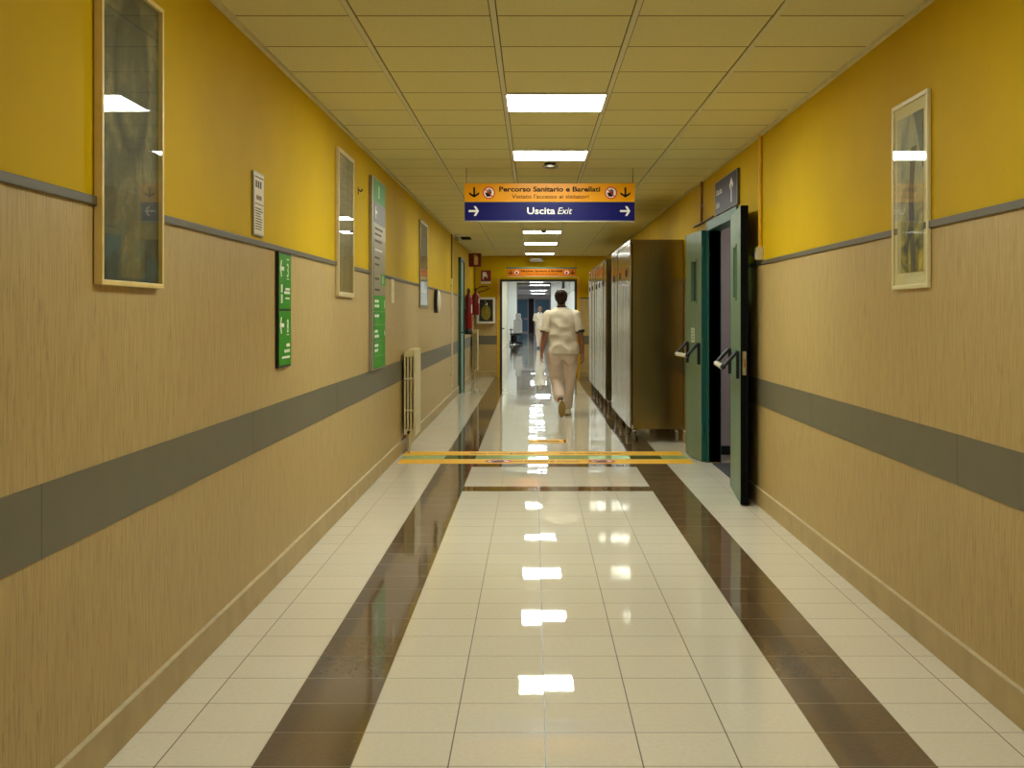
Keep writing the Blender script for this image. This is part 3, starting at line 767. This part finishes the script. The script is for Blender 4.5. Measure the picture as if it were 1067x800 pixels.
MB().lathe([(.145, 0), (.135, .014), (.11, .027), (.06, .036), (.01, .04)], n=36).build('face', M['whiteplastic'], e, smooth=True, loc=(0, -.0455, .157), rot=(PI / 2, 0, 0))

# ------------------------------------------------------------------ radiators
def radiator(yc, length, z0, H, label, wall=LEFT, x=XL):
    e = empty('radiator', (x, yc, z0), wall, label, 'radiator')
    n = round(length / .06); pitch = length / n
    d0, d1 = -.028, -.133
    def section():
        m = MB(); t0, t1 = -.024, .024; w = (d0 - d1)
        for k in range(4):
            y = d1 + w * (k / 3.0) * .86 + w * .07
            m.box(t0 if k else t0, t1, y - .0085, y + .0085, .05, H - .05)
        for z in (.30 * H, .66 * H): m.box(t0 - .001, t1, d1 + .004, d0 - .004, z - .009, z + .009)
        m.box(t0, t1, d1, d0, H - .075, H - .02); m.box(t0, t1, d1, d0, .02, .075)
        m.box(t0, t1, d1, d0 - .03, H - .03, H); m.box(t0, t1, d1, d0 - .02, .0, .03)
        m.box(-pitch / 2 + .0005, pitch / 2 - .0005, d1 - .004, d1 + .013, .0, H)
        return m
    proto = section().build('section', M['rad'], e, bevel=.006)
    proto.location = (-length / 2 + pitch / 2, 0, 0)
    for k in range(1, n):
        c = proto.copy(); COL.objects.link(c); c.parent = e; c.location = (-length / 2 + pitch * (k + .5), 0, 0)
    MB().box(-length * .3 - .012, -length * .3 + .012, d0 - .001, -.001, H - .18, H - .14).box(length * .3 - .012, length * .3 + .012, d0 - .001, -.001, H - .18, H - .14).build('wall_mount', M['alu'], e)
    y = (d0 + d1) / 2
    p = MB().cone((-length / 2 - .03, y, .05), (-length / 2 + .01, y, .05), .016).cone((-length / 2 - .03, y, .06), (-length / 2 - .03, y, -z0 + .001), .012).build('pipe', M['beigeplastic'], e)
    MB().cone((-length / 2 - .085, y, .05), (-length / 2 - .03, y, .05), .013, .012).build('valve', M['black'], p)
    return e
radiator(12.22, .60, .16, .86, 'cream column radiator on the left wall close to the yellow floor tape')
radiator(25.45, .60, .2, .85, 'cream column radiator in the far left corner under the extinguishers')

# ------------------------------------------------------------------ far end of the corridor: fire things
def extinguisher(x, y, z, h, r, label, black_foot):
    e = empty('fire_extinguisher', (x, y, z), LEFT, label, 'fire extinguisher', 'fire extinguishers at the end of the corridor')
    c = -(r + .035); b0 = .10 if black_foot else .0
    MB().lathe([(r * .93, b0), (r, b0 + .02), (r, h - .10), (r * .85, h - .05), (r * .35, h - .01), (r * .32, h + .03)], (0, c, 0), 24).build('cylinder', M['extred'], e, smooth=True)
    if black_foot: MB().lathe([(r * .75, 0), (r * .98, .01), (r * .98, b0)], (0, c, 0), 24).build('foot', M['black'], e, smooth=True)
    v = MB().box(-.02, .02, c - .02, c + .02, h + .03, h + .075).build('valve', M['black'], e, bevel=.004)
    MB().box(-.012, .10, c - .012, c + .012, h + .075, h + .09).box(-.012, .09, c - .010, c + .010, h + .045, h + .058).build('lever', M['black'], v)
    pts = [(-.02, c, h + .05), (-.10, c - .03, h + .06), (-.17, c - .02, h - .02), (-.17, c, h - .20), (-.14, c, h - .36)]
    if not black_foot: pts = [(.02, c, h + .05), (.05, c - .10, h + .12), (.05, c - .24, h + .13), (.05, c - .27, h + .08), (.05, c - .16, h + .03), (.04, c - .04, h + .0)]
    MB().hose(pts, .011).build('hose', M['black'], e, smooth=True)
    MB().box(-.05, .05, c + r * .6, -.001, h * .62, h * .66).box(-.015, .015, c + r, -.001, h * .3, h * .9).build('wall_mount', M['alu'], e)
    lb = MB()
    n = 10
    for k in range(n):
        a0 = -PI / 2 - .75 + 1.5 * k / n; a1 = -PI / 2 - .75 + 1.5 * (k + 1) / n
        lb.add([((r + .001) * math.cos(a0), c + (r + .001) * math.sin(a0), h * .52), ((r + .001) * math.cos(a1), c + (r + .001) * math.sin(a1), h * .52),
                ((r + .001) * math.cos(a1), c + (r + .001) * math.sin(a1), h * .72), ((r + .001) * math.cos(a0), c + (r + .001) * math.sin(a0), h * .72)], [(0, 1, 2, 3)])
    lb.build('instruction_label', M['paper'], e)
extinguisher(XL, 22.3, 1.0, .76, .07, 'nearer red fire extinguisher with black foot on the left wall', True)
extinguisher(XL, 24.85, 1.36, .46, .08, 'shorter red fire extinguisher with looped black hose above the corner radiator', False)

e = empty('fire_flag_sign', (XL, 24.4, 2.33), 0, 'red flag sign with pale extinguisher pictogram sticking out from left wall', 'sign')
MB().box(.002, .25, -.01, .01, 0, .27).build('panel', M['signred'], e)
MB().box(.0005, .03, -.02, .02, .0, .02).box(.0005, .02, -.018, .018, .25, .27).build('wall_mount', M['brownpipe'], e)
pm = MB().box(.105, .185, -.0115, -.0101, .04, .20); pm.box(.13, .16, -.0115, -.0101, .20, .235); pm.box(.09, .13, -.0115, -.0101, .215, .23)
pm.build('pictogram', M['straw'], e)

e = empty('fire_hose_sign', (-1.045, YEND, 2.045), 0, 'square red sign with white pictogram above the hose cabinet', 'sign')
MB().box(-.11, .11, -.008, -.001, .05, .29).build('red_panel', M['signred'], e)
MB().box(-.11, .11, -.008, -.001, 0, .048).build('white_strip', M['paper'], e)
MB().box(-.07, .01, -.009, -.0079, .15, .25).box(-.07, -.05, -.009, -.0079, .09, .15).box(.02, .035, -.009, -.0079, .12, .2).build('pictogram', M['paper'], e)

e = empty('hose_cabinet_mount', (-1.04, YEND, 1.17), 0, 'white-framed glass fire hose cabinet on end wall left of doorway', 'fire hose cabinet')
cw, ch = .40, .57
MB().box(-cw / 2, cw / 2, -.02, -.001, 0, ch).build('back', M['frame_dark'], e)
MB().box(-cw / 2, -cw / 2 + .045, -.12, -.02, 0, ch).box(cw / 2 - .045, cw / 2, -.12, -.02, 0, ch).box(-cw / 2 + .045, cw / 2 - .045, -.12, -.02, 0, .045).box(-cw / 2 + .045, cw / 2 - .045, -.12, -.02, ch - .045, ch).build('frame', M['whiteplastic'], e, bevel=.003)
hs = MB()
for k in range(4):
    w_ = .010 + .027 * k; pts_ = [(w_ * math.cos(2 * PI * i / 30), -.045 - .014 * (k % 2), .24 + (.07 + .027 * k) * math.sin(2 * PI * i / 30)) for i in range(31)]
    hs.hose(pts_, .014, 8)
hs.build('hose_reel', M['hose'], e)
MB().hose([(0, -.07, .36), (.02, -.08, .44), (-.03, -.07, .50)], .016).ball((.0, -.075, .42), (.05, .03, .03)).build('nozzle', M['chrome'], e, smooth=True)
MB().box(-cw / 2 + .046, cw / 2 - .046, -.112, -.108, .046, ch - .046).build('glass_pane', M['glass'], e)

# conduits
def conduit(name, pts, r, m, label, wallx):
    o = MB().hose(pts, r, 10).build(name, M[m], None, smooth=True); return tag(o, label, 'pipe')
cd = empty('conduit_mount', (XL, 19.0, 0), LEFT, 'vertical pale duct on the left wall before the green-framed door', 'pipe')
MB().box(-.016, .016, -.035, -.013, .13, 1.93).build('duct', M['creampipe'], cd, bevel=.003)
MB().cone((0, -.02, 1.93), (0, -.02, CEIL - .021), .012, .012, 10).build('pipe', M['brownpipe'], cd)
MB().box(-.02, .02, -.014, -.001, .4, .43).box(-.02, .02, -.014, -.001, 1.8, 1.83).build('clip', M['alu'], cd)
cd = empty('corner_pipe_mount', (XL + .03, 26.3, 0), 0, 'thin brown pipe in the far left corner behind the extinguishers', 'pipe')
MB().cone((0, 0, 1.3), (0, 0, CEIL - .021), .016, .016, 10).build('pipe', M['brownpipe'], cd)
MB().box(-.028, -.001, -.02, .02, 1.6, 1.63).box(-.028, -.001, -.02, .02, 2.3, 2.33).build('clip', M['alu'], cd)
cd = empty('door_conduit_mount', (XR, 11.52, 2.235), RIGHT, 'brown pipe dropping from the ceiling beside the far green leaf', 'pipe')
MB().cone((0, -.016, .0), (0, -.016, CEIL - .021 - 2.235), .013, .013, 10).build('pipe', M['brownpipe'], cd)
MB().cone((-.55, -.016, 0), (.75, -.016, 0), .010, .010, 10).build('side_pipe', M['brownpipe'], cd)
MB().box(-.025, .025, -.014, -.001, .15, .175).build('clip', M['alu'], cd)
cd = empty('yellow_conduit_mount', (XR, 8.55, 1.84), RIGHT, 'yellow painted pipe from ceiling down to the door holder, right wall', 'pipe')
MB().cone((0, -.014, .0), (0, -.014, CEIL - .021 - 1.84), .013, .013, 10).build('pipe', M['yellowpipe'], cd)
MB().box(-.025, .025, -.014, -.001, .2, .225).box(-.025, .025, -.014, -.001, .6, .625).build('clip', M['yellowpipe'], cd)
e = empty('door_holder_mount', (XR, 8.545, 1.748), RIGHT, 'beige door holder box with black magnet on the right wall', 'door holder')
MB().box(-.045, .045, -.045, -.001, 0, .09).build('box', M['beigeplastic'], e, bevel=.004)
MB().cone((-.045, -.03, .04), (-.075, -.03, .04), .012).cone((-.075, -.03, .04), (-.085, -.03, .04), .028, .028, 20).build('magnet', M['black'], e)

# ceiling fittings
e = empty('ceiling_speaker', (.14, 10.25, CEIL - .02), 0, 'round dark ceiling fitting right in front of the hanging sign', 'ceiling speaker')
MB().ring(0, 0, .05, .066, -.0199, .0, 32).build('rim', M['alu'], e, rot=(PI / 2, 0, 0), loc=(0, 0, 0))
MB().lathe([(.012, -.006), (.035, -.002), (.05, .006), (.05, .0195)], n=28).build('grille', M['black'], e, smooth=True)
e = empty('smoke_detector', (.155, 18.15, CEIL - .06), 0, 'small dark smoke detector in front of the first light below the sign', 'smoke detector')
MB().lathe([(.055, .035), (.06, .06 - .001)], n=24).build('base', M['whiteplastic'], e, smooth=True)
MB().lathe([(.015, 0), (.035, .004), (.045, .018), (.045, .035)], n=24).build('head', M['grey_sign'], e, smooth=True)
e = empty('emergency_ceiling_light', (.06, 26.2, CEIL - .16), 0, 'pale emergency light box hanging from ceiling above the end doorway', 'emergency light')
MB().box(-.145, .145, -.04, .04, .02, .10).build('housing', M['midgrey_sign'], e, bevel=.006)
MB().box(-.09, .10, -.044, -.04, .07, .095).build('lens', M['whiteplastic'], e)
MB().cone((-.1, 0, .10), (-.1, 0, .1595), .008).cone((.1, 0, .10), (.1, 0, .1595), .008).build('bracket', M['alu'], e)
e = empty('ceiling_vent', (-1.13, 20.2, CEIL - .012), 0, 'small black grille in the ceiling near the left wall', 'vent')
MB().box(-.08, .08, -.30, .30, 0, .0115).build('frame', M['seal'], e)
MB().box(-.07, .07, -.27, -.01, -.004, 0).box(-.07, .07, .01, .27, -.004, 0).build('slats', M['seal'], e)
e = empty('ceiling_camera', (-1.22, 19.4, CEIL - .14), 0, 'small white dome camera under the ceiling at the left wall', 'camera')
MB().lathe([(.05, .10), (.055, .12), (.055, .1395)], n=24).build('base', M['whiteplastic'], e, smooth=True)
MB().lathe([(.008, .03), (.03, .038), (.048, .07), (.05, .10)], n=24).build('dome', M['lightgrey_sign'], e, smooth=True)

# ------------------------------------------------------------------ steel cabinets
def cabinet_proto(L, label):
    D, ZB, ZT = .575, .138, 2.166
    e = empty('steel_cabinet', (0, 0, 0), 0, label, 'cabinet', 'stainless steel cabinets along the right wall')
    hl = L / 2 - .004
    x0, x1 = 0.0, D
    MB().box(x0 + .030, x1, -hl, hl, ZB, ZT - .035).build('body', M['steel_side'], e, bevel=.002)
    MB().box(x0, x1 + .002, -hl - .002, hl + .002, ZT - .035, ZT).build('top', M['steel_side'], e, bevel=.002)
    for s in (-1, 1):
        a, c_ = (-hl + .006, -.008) if s < 0 else (.008, hl - .006)
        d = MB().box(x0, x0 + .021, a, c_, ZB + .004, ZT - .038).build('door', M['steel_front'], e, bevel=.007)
        yk = -.03 if s < 0 else .03
        MB().box(x0 - .010, x0 - .0005, yk - .008, yk + .008, 1.78, 1.86).build('handle', M['black'], d, bevel=.003)
    for sx in (x0 + .06, x1 - .06):
        for sy in (-hl + .06, hl - .06):
            MB().lathe([(.020, 0), (.024, .01), (.024, .10), (.030, .105), (.030, ZB + .001)], (sx, sy, 0), 18).build('leg', M['chrome'], e, smooth=True)
    return e
CX = 1.031
cab = cabinet_proto(1.0, 'steel cabinet nearest the camera, its whole brown side showing')
cab.location = (CX, 13.45, 0)
ys = [(14.455, 'second steel cabinet of the near row, behind the one showing its side'), (15.46, 'third and last steel cabinet of the near row, before the gap'),
      (17.92, 'first steel cabinet of the far row, its side showing in the gap'), (18.925, 'second steel cabinet of the far row after the gap'),
      (19.93, 'middle steel cabinet of the far row after the gap'), (20.935, 'fourth steel cabinet of the far row after the gap'), (21.94, 'last steel cabinet, closest to the end wall')]
random.seed(11)
for y, lab in ys:
    c_ = dup(cab, (CX, y, 0), lab)
    for d in c_.children:
        if d.name.startswith('door'): d.rotation_euler = (0, random.uniform(-.004, .004), random.uniform(-.011, .011))

# ------------------------------------------------------------------ floor tapes
def tape(y0, y1, x0, x1, label, circles):
    e = empty('floor_tape', ((x0 + x1) / 2, (y0 + y1) / 2, 0), 0, label, 'floor marking')
    a = (x1 - x0) / 2; h = (y1 - y0) / 2
    MB().box(-a, a, -h, h, .0003, .0012).build('strip', M['tape'], e)
    ctr = (x0 + x1) / 2
    def flat(o):  # lay a vertical flat mesh down on the floor
        o.rotation_euler = (-PI / 2, 0, 0)
    for s in ((-.62, .0), (.25, .85)) if not circles else ((-.28, .42),):
        o = lettering("Vietato l'accesso ai visitatori", M['inkbrown'], e, 0, -.05, .10, s[1] - s[0], 0, 'LEFT', bold=.01)
        o.rotation_euler = (-PI / 2, 0, 0); o.location = (s[0] - ctr, 0, .0016)
    for cx in circles:
        d = no_entry(e, 0, 0, .125, 0)
        d.location = (cx - ctr, 0, .0014); d.rotation_euler = (-PI / 2, 0, 0)
    return e
tape(11.06, 11.41, -1.247, 1.470, 'nearer orange tape across the floor with two round pictograms', (-.325, .635))
tape(11.71, 12.05, -1.27, 1.455, 'farther orange tape across the floor, in front of the steel cabinets', ())
f = MB().box(-1.25, 1.46, 11.412, 11.708, .0002, .0009).build('floor_film', M['film'])
tag(f, 'pale green see-through film on the floor between the two orange tapes', 'floor marking')
e = empty('floor_sticker', (.155, 13.02, 0), 0, 'small orange sticker on the floor behind the two tapes', 'floor marking')
MB().box(-.205, .205, -.185, .185, .0003, .0012).build('sheet', M['tape'], e)
MB().box(.17, .195, -.15, .15, .0012, .0018).box(-.10, .12, -.06, .02, .0012, .0018).build('print', M['inkbrown'], e)

# ------------------------------------------------------------------ people
def hand(m, wrist, d, side, palm_n, L=.17, curl=.5):
    """palm and five fingers added to mesh builder m; d = direction of the forearm, side = direction of the thumb"""
    w = Vector(wrist); d = Vector(d).normalized(); t = Vector(side); t = (t - d * t.dot(d)).normalized(); nrm = Vector(palm_n); nrm = (nrm - d * nrm.dot(d) - t * nrm.dot(t)).normalized()
    pl = L * .5
    for k in range(4):
        o = t * (.030 - .02 * k)
        m.tube([w + o * .6 + d * .01, w + o + d * pl], [.016, .0135], 8)
    lens = (.40, .46, .43, .34)
    for k in range(4):
        o = t * (.030 - .02 * k); p = w + o + d * pl; ln = L * lens[k]
        c = curl; pts = [p]
        for j, fr in enumerate((.45, .32, .23)):
            c2 = c * (j + 1) * .62
            p = p + (d * math.cos(c2) + nrm * math.sin(c2)) * (ln * fr); pts.append(p)
        m.tube(pts, [.0105, .0095, .0085, .0075], 8)
    p0 = w + t * .022 + d * .025
    p1 = p0 + (d * .6 + t * .7 + nrm * .25).normalized() * .045; p2 = p1 + (d * .9 + t * .15 + nrm * .35).normalized() * .034; p3 = p2 + (d + nrm * .4).normalized() * .024
    m.tube([p0, p1, p2, p3], [.014, .0125, .0105, .009], 8)

def shoe(parent, M4, sole_m, upper_m, heel_patch):
    """shoe in its own frame: heel at the origin, toe along +y, sole at z=0"""
    up = MB()
    up.rings([(0, .045, .018, .038, .046), (0, .05, .05, .036, .045), (0, .052, .085, .034, .042), (0, .055, .105, .033, .040)])
    up.rings([(0, .125, .016, .044, .122), (0, .122, .035, .042, .116), (0, .11, .055, .036, .095), (0, .095, .075, .029, .065)])
    o = link('shoe', remeshed(up, 'shoe', .006, 5), upper_m, parent, True)
    o.matrix_local = M4
    sl = MB().rings([(0, .125, 0, .041, .126), (0, .125, .006, .046, .131), (0, .125, .022, .045, .129)], 32)
    so = sl.build('sole', sole_m, o, smooth=False, bevel=.002)
    if heel_patch:
        MB().box(-.014, .014, -.007, .004, .03, .075).build('heel_tab', M['black'], o, bevel=.002)
    return o

def crease(me, amp, sx, sy, sz, seed):
    ns = [v.normal.copy() for v in me.vertices]
    for v, n_ in zip(me.vertices, ns):
        p = v.co; q = Vector((p.x * sx + p.z * sz * .35 + seed, p.y * sy, p.z * sz - p.x * sx * .25))
        a = mnoise.noise(q) ; b_ = 1.0 - abs(mnoise.noise(q * .6 + Vector((7, 3, 1)))) * 2.4
        v.co = p + n_ * (amp * (.9 * a + .9 * max(b_, -.4)))
    me.update(); return me

def person(name, loc, P):
    e = empty(name, loc, 0, P['label'], 'person')
    # --- body
    m = MB(); hx, hy, hz = P['head']
    m.ball((hx, hy, hz + .02), (.073, .088, .092), 20, 14); m.ball((hx, hy + .025, hz - .045), (.056, .064, .066), 16, 10)
    m.ball((hx, hy + .088, hz - .02), (.012, .02, .02), 10, 8); m.ball((hx, hy + .075, hz - .062), (.022, .014, .008), 10, 6); m.ball((hx, hy + .07, hz - .098), (.022, .018, .014), 10, 6)
    for s in (-1, 1):
        m.ball((hx + s * .073, hy - .005, hz - .012), (.010, .019, .030), 10, 8)
        m.ball((hx + s * .03, hy + .076, hz + .022), (.022, .014, .008), 8, 6); m.ball((hx + s * .031, hy + .073, hz + .004), (.012, .010, .009), 8, 6)
    m.tube([(hx, hy - .005, hz - .04), (hx * .6, hy * .4 - .005, 1.46), (0, 0, 1.38)], [.054, .054, .07], 16)
    m.rings([(0, 0, .86, .16, .10), (0, 0, 1.05, .145, .095), (0, 0, 1.22, .165, .10), (0, 0, 1.34, .165, .09), (0, 0, 1.40, .12, .07)])
    for side, A in (('l', P['arm_l']), ('r', P['arm_r'])):
        sh, el, wr = A
        m.tube([sh, tuple((Vector(sh) + Vector(el)) / 2), el, tuple(Vector(el) * .6 + Vector(wr) * .4), wr], [.052, .046, .038, .040, .026], 14)
        s = -1 if side == 'l' else 1
        d = (Vector(wr) - Vector(el))
        hand(m, wr, P.get('hand_dir_' + side, tuple(d)), (0, 1, 0) if not P.get('fold') else (0, 0, 1), (-s, .1, 0), curl=.55)
    for A in (P['leg_l'], P['leg_r']):
        m.tube(A[0:3], [.09, .056, .038], 14)
    link('body', remeshed(m, 'body', .0065, 4), M['skin'], e, True)
    # --- shirt
    s_ = MB()
    s_.rings(P['shirt_rings'])
    sl = []
    for side, A in (('l', P['arm_l']), ('r', P['arm_r'])):
        sh, el, wr = [Vector(q) for q in A]
        end = sh + (el - sh) * P['sleeve']
        sh2 = sh + Vector((0.0, 0, -.0))
        s_.tube([tuple(sh2 + Vector((0, 0, -.012))), tuple(sh2 + (end - sh2) * .4)], [.064, .068], 16)
        s_.cone(sh2 + (end - sh2) * .4, end, .068, .064, 20)
        sl.append((end, (el - sh).normalized()))
    top = link('shirt', crease(remeshed(s_, 'shirt', .009, 3), .013, 10, 10, 8, P.get('seed', 0)), P['shirt_m'], e, True)
    if P['trim']:
        for end, d in sl:
            cu = MB().cone(end - d * .014, end + d * .014, .068, .067, 24).build('cuff', M['cuff'], top, smooth=False, bevel=.003)
        cl = MB(); n = 28; vs = []
        for i in range(n + 1):
            a = 2 * PI * i / n; vs.append((hx * .75 + .062 * math.cos(a), .0 + .062 * math.sin(a) - .008, 1.462 + .012 * -math.sin(a)))
        cl.hose(vs, .012, 8).build('collar', M['cuff'], top, smooth=True)
    # --- trousers
    t_ = MB(); t_.rings(P['hip_rings'])
    for A, R in ((P['leg_l'], P['leg_rl']), (P['leg_r'], P['leg_rr'])):
        pts = [Vector(q) for q in A[0:3]]
        pp = [pts[0], (pts[0] + pts[1]) / 2, pts[1], (pts[1] + pts[2]) / 2, pts[2]]
        t_.tube([tuple(q) for q in pp[:4]], R[:4], 18); t_.cone(pp[3], pp[4], R[3], R[4], 20)
    for b_ in P.get('glutes', ()): t_.ball(b_[0], b_[1], 18, 12)
    link('trousers', crease(remeshed(t_, 'trousers', .009, 3), .010, 8, 8, 8, 3.3), P['pants_m'], e, True)
    # --- hair
    h = MB()
    for c, r in P['hair']: h.ball((hx + c[0], hy + c[1], hz + c[2]), r, 16, 12)
    ho = link('hair', remeshed(h, 'hair', .008, 3), P['hair_m'], e, True)
    if P.get('clip'):
        MB().ball((hx - .045, hy - .055, hz + .085), (.020, .016, .026), 12, 8).build('hair_clip', M['brownpipe'], ho, smooth=True)
    for M4, patch in P['shoes']: shoe(e, M4, P['sole_m'], P['shoe_m'], patch)
    return e

toe = Vector((-.012, -.215, 0.0)); a = math.radians(62)
left_shoe = Matrix.Translation(toe) @ Matrix.Rotation(-a, 4, 'X') @ Matrix.Translation(Vector((0, -.25, 0)))
right_shoe = Matrix.Translation((.07, .08, 0)) @ Matrix.Rotation(math.radians(-6), 4, 'Z')
nurse = dict(
    label='person walking away in white short-sleeved uniform with dark cuffs, dark hair pinned up',
    head=(-.015, .02, 1.588), trim=True, sleeve=.82, clip=True,
    arm_l=((-.178, 0, 1.365), (-.236, -.03, 1.085), (-.272, -.01, .865)), arm_r=((.185, 0, 1.365), (.245, -.04, 1.085), (.272, .0, .845)),
    leg_l=((-.095, 0, .86), (-.075, .03, .50), (-.035, -.235, .245)), leg_r=((.105, 0, .86), (.098, .075, .48), (.072, .125, .10)),
    leg_rl=[.125, .112, .088, .080, .072], leg_rr=[.118, .098, .086, .074, .060],
    hip_rings=[(.01, -.01, .76, .16, .10), (.01, -.01, .84, .192, .125), (.01, -.005, .95, .18, .12), (.01, 0, 1.02, .17, .11)],
    glutes=[((-.09, -.05, .80), (.10, .09, .12)), ((.10, -.045, .80), (.095, .085, .12))],
    shirt_rings=[(.012, -.005, .835, .226, .165), (.012, -.005, .90, .218, .158), (.008, 0, 1.0, .200, .142), (.005, 0, 1.08, .190, .132), (.003, 0, 1.2, .186, .130), (0, 0, 1.28, .182, .125), (0, 0, 1.36, .190, .108), (0, 0, 1.395, .172, .095), (0, 0, 1.425, .128, .082), (-.008, 0, 1.45, .085, .072), (-.01, 0, 1.465, .062, .062)],
    hair=[((0, -.018, .030), (.090, .094, .084)), ((0, -.055, -.005), (.076, .06, .080)), ((-.012, -.085, .060), (.056, .050, .050)), ((0, -.05, -.055), (.050, .035, .045)), ((.0, .02, .07), (.07, .065, .045))],
    shoes=[(left_shoe, True), (right_shoe, False)], shirt_m=M['shirt'], pants_m=M['pants'], hair_m=M['hair'], shoe_m=M['shoe'], sole_m=M['sole'])
person('person', (.385, 16.28, 0), nurse)
walker = dict(
    label='distant person in long white uniform with a ponytail, standing beyond the end doorway',
    head=(.0, .01, 1.575), trim=False, sleeve=.9, fold=True,
    arm_l=((-.18, 0, 1.36), (-.235, .02, 1.10), (-.16, .20, 1.05)), arm_r=((.18, 0, 1.36), (.23, .02, 1.09), (.14, .20, 1.06)),
    leg_l=((-.085, 0, .86), (-.08, .02, .48), (-.075, .0, .08)), leg_r=((.085, 0, .86), (.085, .03, .48), (.08, .06, .08)),
    leg_rl=[.115, .10, .085, .078, .07], leg_rr=[.115, .10, .085, .078, .07],
    hip_rings=[(0, 0, .78, .15, .10), (0, 0, .86, .19, .13), (0, 0, 1.0, .17, .11)],
    shirt_rings=[(0, 0, .78, .205, .15), (0, 0, .95, .19, .14), (0, 0, 1.08, .175, .125), (0, 0, 1.22, .185, .125), (0, 0, 1.32, .195, .115), (0, 0, 1.38, .185, .095), (0, 0, 1.42, .12, .08), (0, 0, 1.46, .06, .06)],
    hair=[((0, -.015, .035), (.082, .088, .08)), ((0, -.05, -.01), (.07, .055, .075)), ((0, -.10, .02), (.035, .035, .035)), ((0, -.11, -.06), (.030, .026, .07)), ((0, -.10, -.14), (.022, .02, .06))],
    shoes=[(Matrix.Translation((-.075, -.07, 0)), False), (Matrix.Translation((.08, -.01, 0)), False)], shirt_m=M['shirt'], pants_m=M['pants'], hair_m=M['hair2'], shoe_m=M['cuff'], sole_m=M['black'])
person('person', (.26, 49.0, 0), walker)

# ------------------------------------------------------------------ far corridor furniture
e = empty('high_back_chair', (-.80, 55.5, 0), .35, 'tall grey-backed chair with black seat at the far left wall', 'chair')
MB().box(-.22, .22, -.24, .26, .42, .52).build('seat', M['black'], e, bevel=.03)
bk = MB().box(-.20, .20, -.30, -.22, .52, 1.15).box(-.12, .12, -.33, -.25, 1.12, 1.42).build('backrest', M['greycloth'], e, bevel=.03)
MB().box(-.27, -.22, -.2, .2, .66, .71).box(.22, .27, -.2, .2, .66, .71).box(-.26, -.23, -.02, .02, .46, .66).box(.23, .26, -.02, .02, .46, .66).build('armrest', M['black'], e, bevel=.01)
MB().cone((0, 0, .08), (0, 0, .42), .05).build('column', M['black'], e)
MB().box(-.16, .16, .26, .34, .12, .44).box(-.16, .16, .30, .55, .12, .16).build('footrest', M['black'], e, bevel=.01)
bs = MB()
for k in range(5):
    q = 2 * PI * k / 5; bs.cone((0, 0, .11), (.30 * math.cos(q), .30 * math.sin(q), .07), .045, .035, 10); bs.ball((.30 * math.cos(q), .30 * math.sin(q), .03), (.03, .03, .029), 10, 8)
bs.build('base', M['black'], e)
e = empty('hanging_panel_sign', (1.27, 52.0, 2.55), RIGHT, 'small black sign hanging from the far corridor ceiling', 'sign')
MB().box(-.5, .5, -.05, .05, -.06, .27).build('panel', M['black'], e)
MB().cone((-.4, 0, .27), (-.4, 0, .3495), .008).cone((.4, 0, .27), (.4, 0, .3495), .008).build('wire', M['black'], e)
# open end door leaf on the left, folded back into the far corridor
e = empty('door_4', (OX0 + .03, YEND + .22, 0), math.radians(92), 'pale door leaf of the end doorway folded open on its left side', 'door', kind='structure')
MB().box(.01, .82, .005, .05, .01, OTOP - .06).build('leaf', M['cream'], e, bevel=.002)
hd = MB().box(.70, .76, -.002, .005, .95, 1.15).build('handle_plate', M['black'], e)
MB().cone((.73, -.002, 1.05), (.73, -.06, 1.05), .012).cone((.73, -.055, 1.05), (.58, -.055, 1.05), .013).build('handle', M['black'], hd)

# ------------------------------------------------------------------ camera, world, view
cam = bpy.data.cameras.new('camera'); co = bpy.data.objects.new('camera', cam); COL.objects.link(co)
cam.sensor_width = 36.0; cam.lens = F / 1067 * 36.0
cam.shift_x = -22.5 / 1067; cam.shift_y = -72.0 / 1067
co.location = (0, 0, CAMZ); co.rotation_euler = (PI / 2, 0, 0)
cam.clip_end = 300
sc.camera = co
wd = bpy.data.worlds.new('world'); sc.world = wd; wd.use_nodes = True
bg = wd.node_tree.nodes.get('Background') or wd.node_tree.nodes.new('ShaderNodeBackground')
bg.inputs[0].default_value = (.02, .02, .02, 1); bg.inputs[1].default_value = 0.2
sc.view_settings.view_transform = 'Standard'; sc.view_settings.look = 'None'
sc.view_settings.gamma = 1.0; sc.view_settings.use_curve_mapping = False
sc.view_settings.exposure = 0.0
sc.cycles.max_bounces = 10; sc.cycles.diffuse_bounces = 6; sc.cycles.glossy_bounces = 6; sc.cycles.transparent_max_bounces = 12
sc.cycles.sample_clamp_indirect = 8.0
sc.cycles.use_denoising = True
